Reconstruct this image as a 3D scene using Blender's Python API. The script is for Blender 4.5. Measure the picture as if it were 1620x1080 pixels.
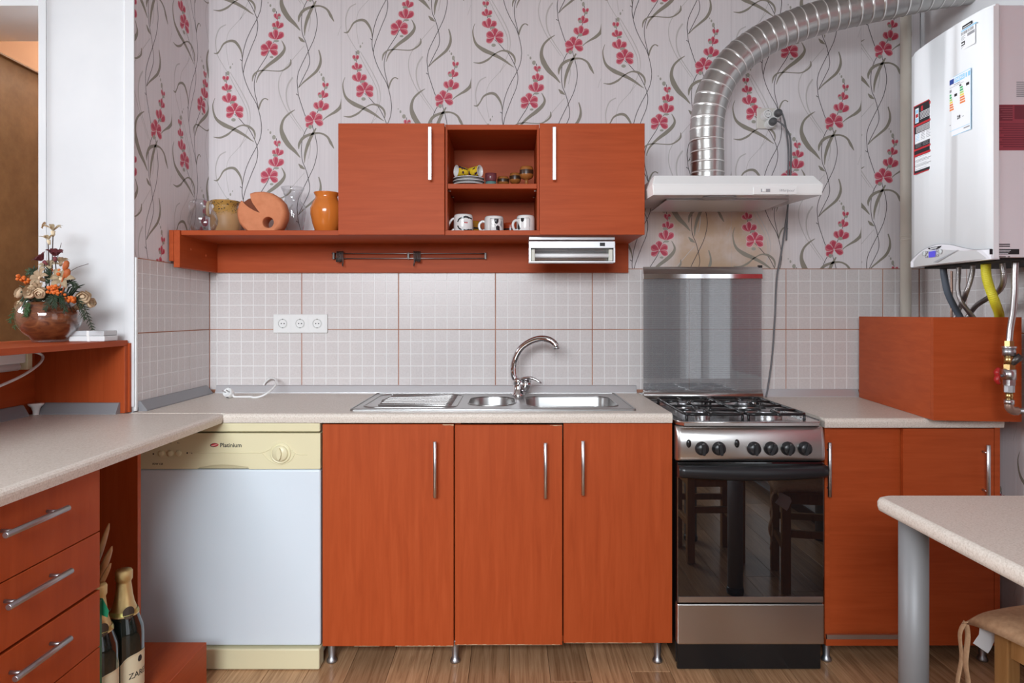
import bpy, bmesh, math, random
from mathutils import Vector, Matrix
random.seed(7)
for o in list(bpy.data.objects):
    bpy.data.objects.remove(o)
scene = bpy.context.scene
COL = scene.collection

# ------------------------------------------------------------ camera
CAMZ = 1.17
F = 1080.0                      # focal length in pixels of the 1620 px frame
cam_data = bpy.data.cameras.new('camera')
cam = bpy.data.objects.new('camera', cam_data)
COL.objects.link(cam)
cam.location = (0, 0, CAMZ)
cam.rotation_euler = (math.radians(90), 0, 0)
cam_data.sensor_width = 36.0
cam_data.lens = 36.0 * F / 1620.0
cam_data.shift_x = 4.0 / 1620.0
cam_data.shift_y = -43.0 / 1620.0
cam_data.clip_start = 0.02
scene.camera = cam

# ------------------------------------------------------------ world, light, exposure
world = bpy.data.worlds.new('world')
scene.world = world
world.use_nodes = True
bg = world.node_tree.nodes['Background']
bg.inputs[0].default_value = (0.75, 0.86, 1.0, 1)
bg.inputs[1].default_value = 0.3

def area(name, loc, rot, sx, sy, energy, color):
    l = bpy.data.lights.new(name, 'AREA')
    l.shape = 'RECTANGLE'; l.size = sx; l.size_y = sy
    l.energy = energy; l.color = color
    o = bpy.data.objects.new(name, l); COL.objects.link(o)
    o.location = loc; o.rotation_euler = rot
    return o
H90 = math.pi / 2
# daylight at the three window openings (rear wall, right wall, living room)
lr = area('daylight_rear', (-0.75, -1.74, 2.0), (H90 - 0.55, 0, math.radians(6)), 1.9, 1.1, 82, (0.88, 0.945, 1.0))
lr.data.spread = math.radians(108)
area('daylight_right', (1.76, -0.475, 1.2), (0, H90, 0), 2.2, 1.6, 15, (0.93, 0.96, 1.0))
ll = area('daylight_living', (-3.26, 1.35, 2.0), (0, -H90 - 0.02, 0), 1.1, 1.9, 29, (0.88, 0.945, 1.0))
ll.data.spread = math.radians(58)

vs = scene.view_settings
vs.view_transform = 'Standard'
vs.look = 'None'
vs.exposure = 0.11
vs.gamma = 1.0
vs.use_curve_mapping = False

# ------------------------------------------------------------ helpers
def P(x, y, d):
    """point at depth d seen at photo pixel (x, y)"""
    return Vector(((x - 806) * d / F, d, CAMZ - (y - 497) * d / F))

def PX(x, d):
    return (x - 806) * d / F

def PZ(y, d):
    return CAMZ - (y - 497) * d / F

class MB:
    def __init__(self):
        self.bm = bmesh.new()
    def _fin(self, faces, m, smooth):
        for f in faces:
            f.material_index = m
            f.smooth = smooth
    def box(self, x0, x1, y0, y1, z0, z1, r=0.0, seg=2, m=0, smooth=None, mat=None):
        n0 = set(self.bm.faces)
        M = Matrix.Translation(((x0+x1)/2, (y0+y1)/2, (z0+z1)/2)) @ Matrix.Diagonal((abs(x1-x0), abs(y1-y0), abs(z1-z0), 1))
        if mat is not None:
            M = mat @ M
        g = bmesh.ops.create_cube(self.bm, size=1.0, matrix=M)
        if r > 0:
            ed = list({e for v in g['verts'] for e in v.link_edges})
            bmesh.ops.bevel(self.bm, geom=ed, offset=r, segments=seg, affect='EDGES', profile=0.5)
        new = [f for f in self.bm.faces if f not in n0]
        self._fin(new, m, False if smooth is None else smooth)
        return self
    def tube(self, pts, r, n=12, caps=True, m=0, smooth=True, flat=1.0, rings_m=None):
        pts = [Vector(p) for p in pts]
        k = len(pts)
        rs = r if isinstance(r, (list, tuple)) else [r] * k
        tang = []
        for i in range(k):
            a = pts[max(i-1, 0)]; b = pts[min(i+1, k-1)]
            t = (b - a)
            tang.append(t.normalized() if t.length > 1e-9 else Vector((0, 0, 1)))
        ref = Vector((0, 0, 1)) if abs(tang[0].z) < 0.9 else Vector((1, 0, 0))
        u = tang[0].cross(ref).normalized()
        rings = []
        for i in range(k):
            t = tang[i]
            u = (u - t * u.dot(t))
            u = u.normalized() if u.length > 1e-6 else t.orthogonal().normalized()
            w = t.cross(u)
            rings.append([self.bm.verts.new(pts[i] + (u * math.cos(2*math.pi*j/n) + w * math.sin(2*math.pi*j/n) * flat) * rs[i]) for j in range(n)])
        fs = []
        for i in range(k-1):
            for j in range(n):
                f = self.bm.faces.new((rings[i][j], rings[i][(j+1) % n], rings[i+1][(j+1) % n], rings[i+1][j]))
                f.material_index = m if rings_m is None else rings_m[i]
                f.smooth = smooth
        if caps:
            for rg in (list(reversed(rings[0])), rings[-1]):
                f = self.bm.faces.new(rg); f.material_index = m; f.smooth = False
        return self
    def lathe(self, prof, c=(0, 0, 0), n=32, m=0, M=None, smooth=True, ms=None):
        """prof: list of (radius, height); closed where the radius is 0"""
        c = Vector(c)
        rings = []
        for (r, h) in prof:
            if r < 1e-6:
                p = Vector((0, 0, h)); p = (M @ p if M else p) + c
                rings.append([self.bm.verts.new(p)])
            else:
                rg = []
                for j in range(n):
                    a = 2*math.pi*j/n
                    p = Vector((r*math.cos(a), r*math.sin(a), h)); p = (M @ p if M else p) + c
                    rg.append(self.bm.verts.new(p))
                rings.append(rg)
        for i in range(len(rings)-1):
            A, B = rings[i], rings[i+1]
            mi = m if ms is None else ms[i]
            for j in range(n):
                j2 = (j+1) % n
                if len(A) == 1 and len(B) == 1:
                    continue
                if len(A) == 1:
                    f = self.bm.faces.new((A[0], B[j2], B[j]))
                elif len(B) == 1:
                    f = self.bm.faces.new((A[j], A[j2], B[0]))
                else:
                    f = self.bm.faces.new((A[j], A[j2], B[j2], B[j]))
                f.material_index = mi; f.smooth = smooth
        return self
    def prism(self, poly, fn, h0, h1, m=0, smooth=False):
        """poly in (a,b); fn(a,b,h) -> point; extruded from h0 to h1"""
        lo = [self.bm.verts.new(fn(a, b, h0)) for a, b in poly]
        hi = [self.bm.verts.new(fn(a, b, h1)) for a, b in poly]
        fs = [self.bm.faces.new(list(reversed(lo))), self.bm.faces.new(hi)]
        k = len(poly)
        for i in range(k):
            f = self.bm.faces.new((lo[i], lo[(i+1) % k], hi[(i+1) % k], hi[i])); f.smooth = smooth; fs.append(f); f.material_index = m
        fs[0].material_index = m; fs[1].material_index = m
        return self
    def poly(self, pts, m=0, smooth=False):
        f = self.bm.faces.new([self.bm.verts.new(p) for p in pts])
        f.material_index = m; f.smooth = smooth
        return self
    def plate(self, outer, holes, z0, z1, m=0):
        """flat plate in xy with holes, between z0 and z1"""
        loops = [outer] + holes
        for z, up in ((z1, True), (z0, False)):
            edges = []; 
            for lp in loops:
                vs_ = [self.bm.verts.new((a, b, z)) for a, b in lp]
                for i in range(len(vs_)):
                    edges.append(self.bm.edges.new((vs_[i], vs_[(i+1) % len(vs_)])))
            g = bmesh.ops.triangle_fill(self.bm, use_beauty=True, use_dissolve=False, edges=edges)
            for f in g['geom']:
                if isinstance(f, bmesh.types.BMFace):
                    f.material_index = m
                    f.normal_update()
                    if (f.normal.z > 0) != up:
                        f.normal_flip()
        for lp in loops:
            k = len(lp)
            for i in range(k):
                a, b = lp[i], lp[(i+1) % k]
                self.poly([(a[0], a[1], z0), (b[0], b[1], z0), (b[0], b[1], z1), (a[0], a[1], z1)], m)
        return self
    def merge(self, d=1e-5):
        bmesh.ops.remove_doubles(self.bm, verts=self.bm.verts, dist=d)
        bmesh.ops.recalc_face_normals(self.bm, faces=self.bm.faces)
        return self
    def mesh(self, name, mats):
        if not isinstance(mats, (list, tuple)):
            mats = [mats]
        me = bpy.data.meshes.new(name)
        bmesh.ops.recalc_face_normals(self.bm, faces=self.bm.faces)
        self.bm.to_mesh(me); self.bm.free()
        for mt in mats:
            me.materials.append(mt)
        return me
    def build(self, name, mats, parent=None, loc=None):
        """with a parent: a part, coordinates in the parent's own frame (or in the world
        when the parent was made by root()); without: a thing with its origin at its base"""
        if parent is None and loc is None:
            vs_ = [v.co for v in self.bm.verts]
            lo = [min(v[i] for v in vs_) for i in range(3)]; hi = [max(v[i] for v in vs_) for i in range(3)]
            c = Vector(((lo[0]+hi[0])/2, (lo[1]+hi[1])/2, lo[2]))
            bmesh.ops.translate(self.bm, verts=self.bm.verts, vec=-c)
            loc = c
        me = self.mesh(name, mats)
        return link(name, me, parent, loc)

def link(name, me, parent=None, loc=None):
    o = bpy.data.objects.new(name, me)
    COL.objects.link(o)
    if loc is not None:
        o.location = loc
    if parent is not None:
        o.parent = parent
        if parent.get('_world'):
            o.matrix_parent_inverse = Matrix.Translation(-Vector(parent.location)) if parent.parent is None else Matrix.Identity(4)
    return o

def root(name, loc, label, cat, group=None, rz=None):
    o = bpy.data.objects.new(name, None)
    COL.objects.link(o)
    o.empty_display_size = 0.05
    o.location = loc
    if rz is None:
        o['_world'] = 1                 # parts are given in world coordinates
    else:
        o.rotation_euler = (0, 0, rz)   # parts are given in the thing's own frame
    tag(o, label, cat, group)
    return o

def tag(o, label, cat, group=None, kind=None):
    o['label'] = label; o['category'] = cat
    if group: o['group'] = group
    if kind: o['kind'] = kind
    return o

def struct(o, label, cat):
    return tag(o, label, cat, kind='structure')

def copy_tree(o, parent=None):
    c = o.copy(); COL.objects.link(c)
    if parent is not None:
        c.parent = parent
    for ch in list(o.children):
        copy_tree(ch, c)
    return c

def bez(pts, n=8):
    """smooth Catmull-Rom curve through the points"""
    pts = [Vector(p) for p in pts]
    out = []
    for i in range(len(pts)-1):
        p0 = pts[max(i-1, 0)]; p1 = pts[i]; p2 = pts[i+1]; p3 = pts[min(i+2, len(pts)-1)]
        for k in range(n):
            t = k / n
            out.append(0.5*((2*p1) + (-p0+p2)*t + (2*p0-5*p1+4*p2-p3)*t*t + (-p0+3*p1-3*p2+p3)*t*t*t))
    out.append(pts[-1])
    return out

def rrect(x0, x1, y0, y1, r, n=6):
    out = []
    for cx, cy, a0 in ((x1-r, y1-r, 0), (x0+r, y1-r, 90), (x0+r, y0+r, 180), (x1-r, y0+r, 270)):
        for k in range(n+1):
            a = math.radians(a0 + 90*k/n)
            out.append((cx + r*math.cos(a), cy + r*math.sin(a)))
    return out

# plane frames for print: local x right, local y up, local z out of the surface
def frame(origin, facing):
    if facing == 'cam':            # faces the camera (-Y)
        X, Y, Z = (1, 0, 0), (0, 0, 1), (0, -1, 0)
    elif facing == 'left':         # faces -X
        X, Y, Z = (0, -1, 0), (0, 0, 1), (-1, 0, 0)
    elif facing == 'right':        # faces +X
        X, Y, Z = (0, 1, 0), (0, 0, 1), (1, 0, 0)
    M = Matrix((X, Y, Z)).transposed().to_4x4()
    return Matrix.Translation(origin) @ M

def text_mesh(s, size, font_scale=1.0, shear=0.0, ext=0.00015, align='LEFT', bold=0.0):
    cu = bpy.data.curves.new('lettering', 'FONT')
    cu.body = s; cu.size = size; cu.shear = shear; cu.extrude = ext; cu.offset = bold
    cu.align_x = align; cu.resolution_u = 2
    o = bpy.data.objects.new('tmp_text', cu); COL.objects.link(o)
    bpy.context.view_layer.update()
    dg = bpy.context.evaluated_depsgraph_get()
    me = bpy.data.meshes.new_from_object(o.evaluated_get(dg))
    bpy.data.objects.remove(o); bpy.data.curves.remove(cu)
    return me

def add_text(mb, s, size, M, m=0, sx=1.0, **kw):
    me = text_mesh(s, size, **kw)
    T = M @ Matrix.Diagonal((sx, 1, 1, 1))
    vs_ = [mb.bm.verts.new(T @ v.co) for v in me.vertices]
    for p in me.polygons:
        try:
            f = mb.bm.faces.new([vs_[i] for i in p.vertices]); f.material_index = m
        except ValueError:
            pass
    bpy.data.meshes.remove(me)

def rect(mb, M, x0, x1, y0, y1, z, m):
    mb.poly([M @ Vector((x0, y0, z)), M @ Vector((x1, y0, z)), M @ Vector((x1, y1, z)), M @ Vector((x0, y1, z))], m)

# ------------------------------------------------------------ materials
def mat(name, col, rough=0.5, metal=0.0, spec=0.5, coat=0.0, trans=0.0, ior=1.45, alpha=1.0, aniso=0.0):
    m = bpy.data.materials.new(name); m.use_nodes = True
    b = m.node_tree.nodes['Principled BSDF']
    b.inputs['Base Color'].default_value = (*col, 1)
    b.inputs['Roughness'].default_value = rough
    b.inputs['Metallic'].default_value = metal
    b.inputs['Specular IOR Level'].default_value = spec
    b.inputs['Coat Weight'].default_value = coat
    b.inputs['Transmission Weight'].default_value = trans
    b.inputs['IOR'].default_value = ior
    b.inputs['Alpha'].default_value = alpha
    b.inputs['Anisotropic'].default_value = aniso
    return m

def nodes(m):
    return m.node_tree.nodes, m.node_tree.links, m.node_tree.nodes['Principled BSDF']

def noise_color(m, cols, scale=(1, 1, 1), nscale=5.0, detail=4.0, rough=0.55, space='Object', bump=0.0, pos=None, distort=0.0):
    """cols: list of (pos, colour) over a stretched noise"""
    N, L, b = nodes(m)
    tc = N.new('ShaderNodeTexCoord'); mp = N.new('ShaderNodeMapping')
    mp.inputs['Scale'].default_value = scale
    nz = N.new('ShaderNodeTexNoise'); nz.inputs['Scale'].default_value = nscale
    nz.inputs['Detail'].default_value = detail; nz.inputs['Roughness'].default_value = rough
    nz.inputs['Distortion'].default_value = distort
    cr = N.new('ShaderNodeValToRGB')
    els = cr.color_ramp.elements
    els[0].position = cols[0][0]; els[0].color = (*cols[0][1], 1)
    els[1].position = cols[-1][0]; els[1].color = (*cols[-1][1], 1)
    for p, c in cols[1:-1]:
        e = els.new(p); e.color = (*c, 1)
    L.new(tc.outputs[space], mp.inputs['Vector']); L.new(mp.outputs[0], nz.inputs['Vector'])
    L.new(nz.outputs['Fac'], cr.inputs['Fac']); L.new(cr.outputs[0], b.inputs['Base Color'])
    if bump:
        bp = N.new('ShaderNodeBump'); bp.inputs['Strength'].default_value = bump; bp.inputs['Distance'].default_value = 0.002
        L.new(nz.outputs['Fac'], bp.inputs['Height']); L.new(bp.outputs[0], b.inputs['Normal'])
    return cr

def wood(name, scale, c0, c1, c2, rough=0.5):
    m = mat(name, c1, rough, spec=0.22)
    noise_color(m, [(0.28, c0), (0.5, c1), (0.72, c2)], scale=scale, nscale=6.0, detail=6.0, rough=0.62, distort=0.6)
    return m
WC = [(0.345, 0.054, 0.0115), (0.39, 0.065, 0.0145), (0.43, 0.077, 0.019)]
M_WOODH = wood('cherry_laminate_horizontal', (0.6, 5, 9), *WC)
M_WOODV = wood('cherry_laminate_vertical', (9, 5, 0.6), *WC)
M_WOODD = wood('cherry_laminate_depth', (9, 0.6, 9), *WC)
M_CHIP = mat('bare_chipboard', (0.55, 0.40, 0.25), 0.8)
M_EDGE = wood('cherry_edge_band', (6, 6, 6), (0.45, 0.085, 0.03), (0.5, 0.10, 0.035), (0.55, 0.12, 0.045))

M_TOP = mat('speckled_laminate', (0.6, 0.54, 0.48), 0.36, spec=0.4)
noise_color(M_TOP, [(0.30, (0.52, 0.45, 0.38)), (0.45, (0.66, 0.59, 0.52)), (0.58, (0.72, 0.655, 0.585)), (0.75, (0.79, 0.73, 0.67))], scale=(1, 1, 1), nscale=240.0, detail=3.0, rough=0.7)

M_WHITE_PAINT = mat('white_paint', (0.80, 0.80, 0.81), 0.55)
noise_color(M_WHITE_PAINT, [(0.35, (0.64, 0.645, 0.66)), (0.7, (0.69, 0.69, 0.70))], nscale=4.0, detail=6.0, bump=0.25)
M_CEIL = mat('ceiling_paint', (0.55, 0.54, 0.53), 0.8)
M_REAR = mat('rear_wall_paint', (0.36, 0.32, 0.28), 0.8)
M_PEACH = mat('peach_paint', (0.80, 0.52, 0.36), 0.7)
M_GROUT = mat('terracotta_grout', (0.42, 0.19, 0.12), 0.85)
noise_color(M_GROUT, [(0.3, (0.33, 0.13, 0.075)), (0.7, (0.50, 0.27, 0.19))], nscale=6.0)
M_TILE = mat('ceramic_tile_square', (0.70, 0.66, 0.645), 0.28, spec=0.5)
noise_color(M_TILE, [(0.3, (0.60, 0.555, 0.545)), (0.7, (0.66, 0.615, 0.605))], scale=(1, 1, 1), nscale=140.0, detail=2.0)
M_TILELINE = mat('ceramic_tile_line', (0.80, 0.78, 0.775), 0.35)
M_PAPER = mat('wallpaper_ground', (0.68, 0.645, 0.66), 0.62)
def paper_nodes():
    N, L, b = nodes(M_PAPER)
    tc = N.new('ShaderNodeTexCoord'); mp = N.new('ShaderNodeMapping'); mp.inputs['Scale'].default_value = (260, 260, 3)
    nz = N.new('ShaderNodeTexNoise'); nz.inputs['Scale'].default_value = 1.0; nz.inputs['Detail'].default_value = 2.0
    cr = N.new('ShaderNodeValToRGB')
    cr.color_ramp.elements[0].position = 0.3; cr.color_ramp.elements[0].color = (0.69, 0.65, 0.665, 1)
    cr.color_ramp.elements[1].position = 0.7; cr.color_ramp.elements[1].color = (0.77, 0.725, 0.74, 1)
    L.new(tc.outputs['Object'], mp.inputs[0]); L.new(mp.outputs[0], nz.inputs['Vector']); L.new(nz.outputs['Fac'], cr.inputs[0])
    # grease stain above the cooker: a patch with its own blotchy outline
    ge = N.new('ShaderNodeNewGeometry'); sp = N.new('ShaderNodeSeparateXYZ'); L.new(ge.outputs['Position'], sp.inputs[0])
    n2 = N.new('ShaderNodeTexNoise'); n2.inputs['Scale'].default_value = 7.0; n2.inputs['Detail'].default_value = 8.0
    L.new(ge.outputs['Position'], n2.inputs['Vector'])
    def mr(sock, a, b_, c, d):
        q = N.new('ShaderNodeMapRange'); q.interpolation_type = 'SMOOTHSTEP'
        for i, v in enumerate((a, b_, c, d)): q.inputs[i+1].default_value = v
        L.new(sock, q.inputs[0]); return q.outputs[0]
    def mul(a, b_):
        q = N.new('ShaderNodeMath'); q.operation = 'MULTIPLY'; L.new(a, q.inputs[0]); L.new(b_, q.inputs[1]); return q.outputs[0]
    xa = mr(sp.outputs['X'], 0.50, 0.75, 0.0, 1.0); xb = mr(sp.outputs['X'], 0.95, 1.25, 1.0, 0.0)
    zb = mr(sp.outputs['Z'], 1.58, 1.64, 1.0, 0.0)
    k = mul(mul(xa, xb), mul(zb, mr(n2.outputs['Fac'], 0.25, 0.62, 0.35, 1.0)))
    mx = N.new('ShaderNodeMix'); mx.data_type = 'RGBA'
    L.new(k, mx.inputs['Factor']); L.new(cr.outputs[0], mx.inputs[6]); mx.inputs[7].default_value = (0.52, 0.36, 0.24, 1)
    L.new(mx.outputs[2], b.inputs['Base Color'])
paper_nodes()
M_PSTEM = mat('print_stem', (0.075, 0.06, 0.062), 0.6)
M_PLEAF = mat('print_leaf', (0.27, 0.245, 0.20), 0.6)
M_PGHOST = mat('print_ghost', (0.53, 0.50, 0.49), 0.6)
M_PRED = mat('print_petal', (0.50, 0.055, 0.10), 0.6)
M_PPINK = mat('print_petal_light', (0.62, 0.16, 0.20), 0.6)
M_PSEPAL = mat('print_sepal', (0.36, 0.35, 0.30), 0.6)
M_PLINE = mat('print_petal_outline', (0.70, 0.56, 0.57), 0.6)
M_PSEAM = mat('paper_seam', (0.45, 0.42, 0.43), 0.7)

M_ALU = mat('brushed_aluminium', (0.62, 0.62, 0.63), 0.32, metal=1.0)
M_ALUDK = mat('dull_aluminium', (0.42, 0.42, 0.44), 0.42, metal=1.0)
M_STEEL = mat('stainless_steel', (0.66, 0.65, 0.65), 0.22, metal=1.0)
M_STEELB = mat('brushed_stainless_front', (0.60, 0.585, 0.575), 0.30, metal=1.0, aniso=0.6)
M_CHROME = mat('chrome', (0.80, 0.80, 0.82), 0.06, metal=1.0)
M_DARKMETAL = mat('dark_metal', (0.10, 0.09, 0.085), 0.4, metal=0.8)
M_BLACK = mat('black_enamel', (0.012, 0.012, 0.013), 0.22)
M_BLACKPL = mat('black_plastic', (0.016, 0.016, 0.018), 0.32)
M_BLACKMATTE = mat('black_matte', (0.01, 0.01, 0.01), 0.7)
M_OVENGLASS = mat('black_oven_glass', (0.006, 0.006, 0.007), 0.015, spec=0.5, ior=2.25)
M_WPLASTIC = mat('white_plastic', (0.80, 0.80, 0.79), 0.3)
M_WENAMEL = mat('white_enamel', (0.66, 0.735, 0.80), 0.16, coat=0.3)
M_CREAM = mat('cream_plastic', (0.70, 0.64, 0.42), 0.35)
M_CREAMD = mat('cream_plastic_recess', (0.52, 0.47, 0.30), 0.4)
M_GREYPL = mat('grey_plastic', (0.35, 0.35, 0.37), 0.45)
M_GLASS = bpy.data.materials.new('thin_clear_glass'); M_GLASS.use_nodes = True
def thin_glass():
    N, L = M_GLASS.node_tree.nodes, M_GLASS.node_tree.links
    N.remove(N['Principled BSDF'])
    tr = N.new('ShaderNodeBsdfTransparent'); tr.inputs[0].default_value = (0.955, 0.96, 0.965, 1)
    gl = N.new('ShaderNodeBsdfGlossy'); gl.inputs['Roughness'].default_value = 0.02
    lw = N.new('ShaderNodeLayerWeight'); lw.inputs[0].default_value = 0.5
    pw = N.new('ShaderNodeMath'); pw.operation = 'POWER'; pw.inputs[1].default_value = 2.6
    fr = N.new('ShaderNodeMapRange'); fr.inputs[3].default_value = 0.035; fr.inputs[4].default_value = 0.85
    L.new(lw.outputs['Facing'], pw.inputs[0]); L.new(pw.outputs[0], fr.inputs[0])
    mx = N.new('ShaderNodeMixShader')
    L.new(fr.outputs[0], mx.inputs[0]); L.new(tr.outputs[0], mx.inputs[1]); L.new(gl.outputs[0], mx.inputs[2])
    L.new(mx.outputs[0], N['Material Output'].inputs[0])
thin_glass()
M_RUBBER = mat('black_rubber', (0.02, 0.02, 0.02), 0.8)
M_PAPERW = mat('label_white', (0.85, 0.86, 0.88), 0.5)
M_RED = mat('print_red', (0.50, 0.02, 0.03), 0.5)
M_INK = mat('print_ink', (0.015, 0.015, 0.018), 0.5)

# ============================================================ THE SETTING
YB = 2.86          # back wall
XL = -1.26         # left wall stub (face towards the kitchen)
XR = 1.72          # right wall
YS = 2.29          # near end of the left wall stub
YR = -1.70         # rear wall behind the camera
ZC = 2.70
XLR = -3.20        # far side of the living room
YLR = 3.70
WT = 0.853         # main worktop height is 0.843

# floor: screed below, planks on it
fl = MB().box(XLR, XR, YR, YLR, -0.05, -0.012).build('floor', M_BLACKMATTE, loc=(0, 0, 0))
struct(fl, 'brown oak laminate floor of narrow planks running towards the back wall', 'floor')
M_PLANK = mat('oak_laminate', (0.3, 0.17, 0.09), 0.25, spec=0.45)
def plank_nodes():
    N, L, b = nodes(M_PLANK)
    tc = N.new('ShaderNodeTexCoord'); mp = N.new('ShaderNodeMapping'); mp.inputs['Scale'].default_value = (60, 2.2, 10)
    oi = N.new('ShaderNodeObjectInfo')
    ad = N.new('ShaderNodeVectorMath'); ad.operation = 'ADD'
    cm = N.new('ShaderNodeCombineXYZ')
    ml = N.new('ShaderNodeMath'); ml.operation = 'MULTIPLY'; ml.inputs[1].default_value = 37.0
    L.new(oi.outputs['Random'], ml.inputs[0]); L.new(ml.outputs[0], cm.inputs[0]); L.new(ml.outputs[0], cm.inputs[1])
    L.new(tc.outputs['Object'], mp.inputs[0]); L.new(mp.outputs[0], ad.inputs[0]); L.new(cm.outputs[0], ad.inputs[1])
    nz = N.new('ShaderNodeTexNoise'); nz.inputs['Scale'].default_value = 1.4; nz.inputs['Detail'].default_value = 7.0; nz.inputs['Roughness'].default_value = 0.65; nz.inputs['Distortion'].default_value = 0.8
    L.new(ad.outputs[0], nz.inputs['Vector'])
    cr = N.new('ShaderNodeValToRGB')
    e = cr.color_ramp.elements
    e[0].position = 0.28; e[0].color = (0.25, 0.125, 0.06, 1)
    e[1].position = 0.75; e[1].color = (0.60, 0.37, 0.21, 1)
    q = e.new(0.5); q.color = (0.44, 0.25, 0.13, 1)
    L.new(nz.outputs['Fac'], cr.inputs[0])
    hs = N.new('ShaderNodeHueSaturation')
    mr = N.new('ShaderNodeMapRange'); mr.inputs[3].default_value = 0.72; mr.inputs[4].default_value = 1.22
    L.new(oi.outputs['Random'], mr.inputs[0]); L.new(mr.outputs[0], hs.inputs['Value']); L.new(cr.outputs[0], hs.inputs['Color'])
    L.new(hs.outputs[0], b.inputs['Base Color'])
plank_nodes()
PW, PL = 0.132, 1.15
plank_me = {}
ix = 0
x = -1.98
while x < XR - 0.001:
    x1 = min(x + PW, XR)
    y = YR - random.random() * PL
    while y < YB:
        ya, yb = max(y, YR), min(y + PL, YB)
        if yb - ya > 0.02:
            key = (round(x1 - x, 4), round(yb - ya, 4))
            if key not in plank_me:
                plank_me[key] = MB().box(0.0006, key[0] - 0.0006, 0.0006, key[1] - 0.0006, -0.012, 0.0, r=0.0008, seg=1).mesh('plank', M_PLANK)
            link('plank', plank_me[key], fl, (x, ya, 0))
        y += PL
    x += PW
rm = MB().box(XLR, -1.98, YR, YLR, -0.012, 0.0).box(-1.98, XL - 0.32, YB, YLR, -0.012, 0).build('living_room_boards', M_PLANK, fl)

ce = MB().box(XLR, XR, YR, YLR, ZC, ZC + 0.1).build('ceiling', M_CEIL, loc=(0, 0, 0))
struct(ce, 'plain white ceiling above the kitchen', 'ceiling')

wb = MB().box(XL - 0.32, XR + 0.15, YB + 0.004, YB + 0.15, 0, ZC).build('wall_back', M_WHITE_PAINT, loc=(0, 0, 0))
struct(wb, 'back wall with red flower wallpaper above beige tiles', 'wall')
wl = MB().box(XL - 0.32, XL - 0.004, YS, YB + 0.004, 0, ZC, r=0.006).build('wall_left', M_WHITE_PAINT, loc=(0, 0, 0))
struct(wl, 'white end of the short wall left of the tiled corner', 'wall')

# right wall with a window opening
def wall_with_hole(axis, c0, c1, a0, a1, h0, h1, b0, b1):
    """wall slab: thickness c0..c1 on axis, spans a0..a1 and 0..ZC, hole h0..h1 x b0..b1"""
    mb = MB()
    for (p0, p1, q0, q1) in ((a0, h0, 0, ZC), (h1, a1, 0, ZC), (h0, h1, 0, b0), (h0, h1, b1, ZC)):
        if axis == 'x':
            mb.box(c0, c1, p0, p1, q0, q1)
        else:
            mb.box(p0, p1, c0, c1, q0, q1)
    return mb
wr = wall_with_hole('x', XR + 0.004, XR + 0.15, YR, YB + 0.15, -1.3, 0.35, 0.06, 2.34).build('wall_right', M_WHITE_PAINT, loc=(0, 0, 0))
struct(wr, 'right wall behind the boiler, white above tiles', 'wall')
wre = wall_with_hole('y', YR - 0.15, YR, XLR, XR + 0.15, -1.7, 0.2, 1.5, 2.6).build('wall_rear', M_REAR, loc=(0, 0, 0))
struct(wre, 'grey-brown rear wall with a window behind the viewer', 'wall')
wlr = wall_with_hole('x', XLR - 0.15, XLR, YR, YLR + 0.15, 0.4, 2.3, 1.45, 2.55).build('wall_living', M_PEACH, loc=(0, 0, 0))
struct(wlr, 'peach outer wall of the adjoining room with a window', 'wall')
wf = MB().box(XLR, XL - 0.30, YLR, YLR + 0.15, 0, ZC).build('wall_far', M_PEACH, loc=(0, 0, 0))
struct(wf, 'peach wall of the adjoining room at far left', 'wall')
cr_ = MB().box(XLR, XL - 0.321, YLR - 0.012, YLR - 0.001, 2.66, ZC).build('trim_3', M_CEIL)
struct(cr_, 'white ceiling moulding above the peach wall', 'trim')
be = MB().box(XLR, XL - 0.321, YS, YS + 0.30, 2.205, ZC).build('trim_1', M_WHITE_PAINT)
struct(be, 'white beam over the opening at the top left', 'trim')
# corner beads of the wall stub
cb = MB().box(XL - 0.318, XL - 0.292, YS - 0.004, YS - 0.0005, 0.86, 2.70, r=0.001).build('bead', M_WHITE_PAINT, wl)
cb = MB().box(XL - 0.030, XL + 0.0035, YS - 0.006, YS - 0.0005, 0.86, 2.70, r=0.0015).build('bead', M_WHITE_PAINT, wl)

def window(name, axis, c, a0, a1, z0, z1, label):
    w = MB()
    f = 0.06
    mbx = lambda p0, p1, q0, q1: (w.box(c - 0.03, c + 0.03, p0, p1, q0, q1, r=0.006) if axis == 'x' else w.box(p0, p1, c - 0.03, c + 0.03, q0, q1, r=0.006))
    mbx(a0 + 0.001, a1 - 0.001, z0 + 0.001, z0 + f); mbx(a0 + 0.001, a1 - 0.001, z1 - f, z1 - 0.001)
    mid = (a0 + a1) / 2
    for p in (a0 + 0.001, mid - f/2, a1 - f - 0.001):
        mbx(p, p + f, z0 + f, z1 - f)
    o = w.build(name, M_WPLASTIC)
    struct(o, label, 'window')
window('window_1', 'y', YR - 0.0, -1.7, 0.2, 1.5, 2.6, 'white framed window in the rear wall')
window('window_2', 'x', XR + 0.0, -1.3, 0.35, 0.06, 2.34, 'white framed balcony window in the right wall')
window('window_3', 'x', XLR - 0.0, 0.4, 2.3, 1.45, 2.55, 'white framed window of the adjoining room')

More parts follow.
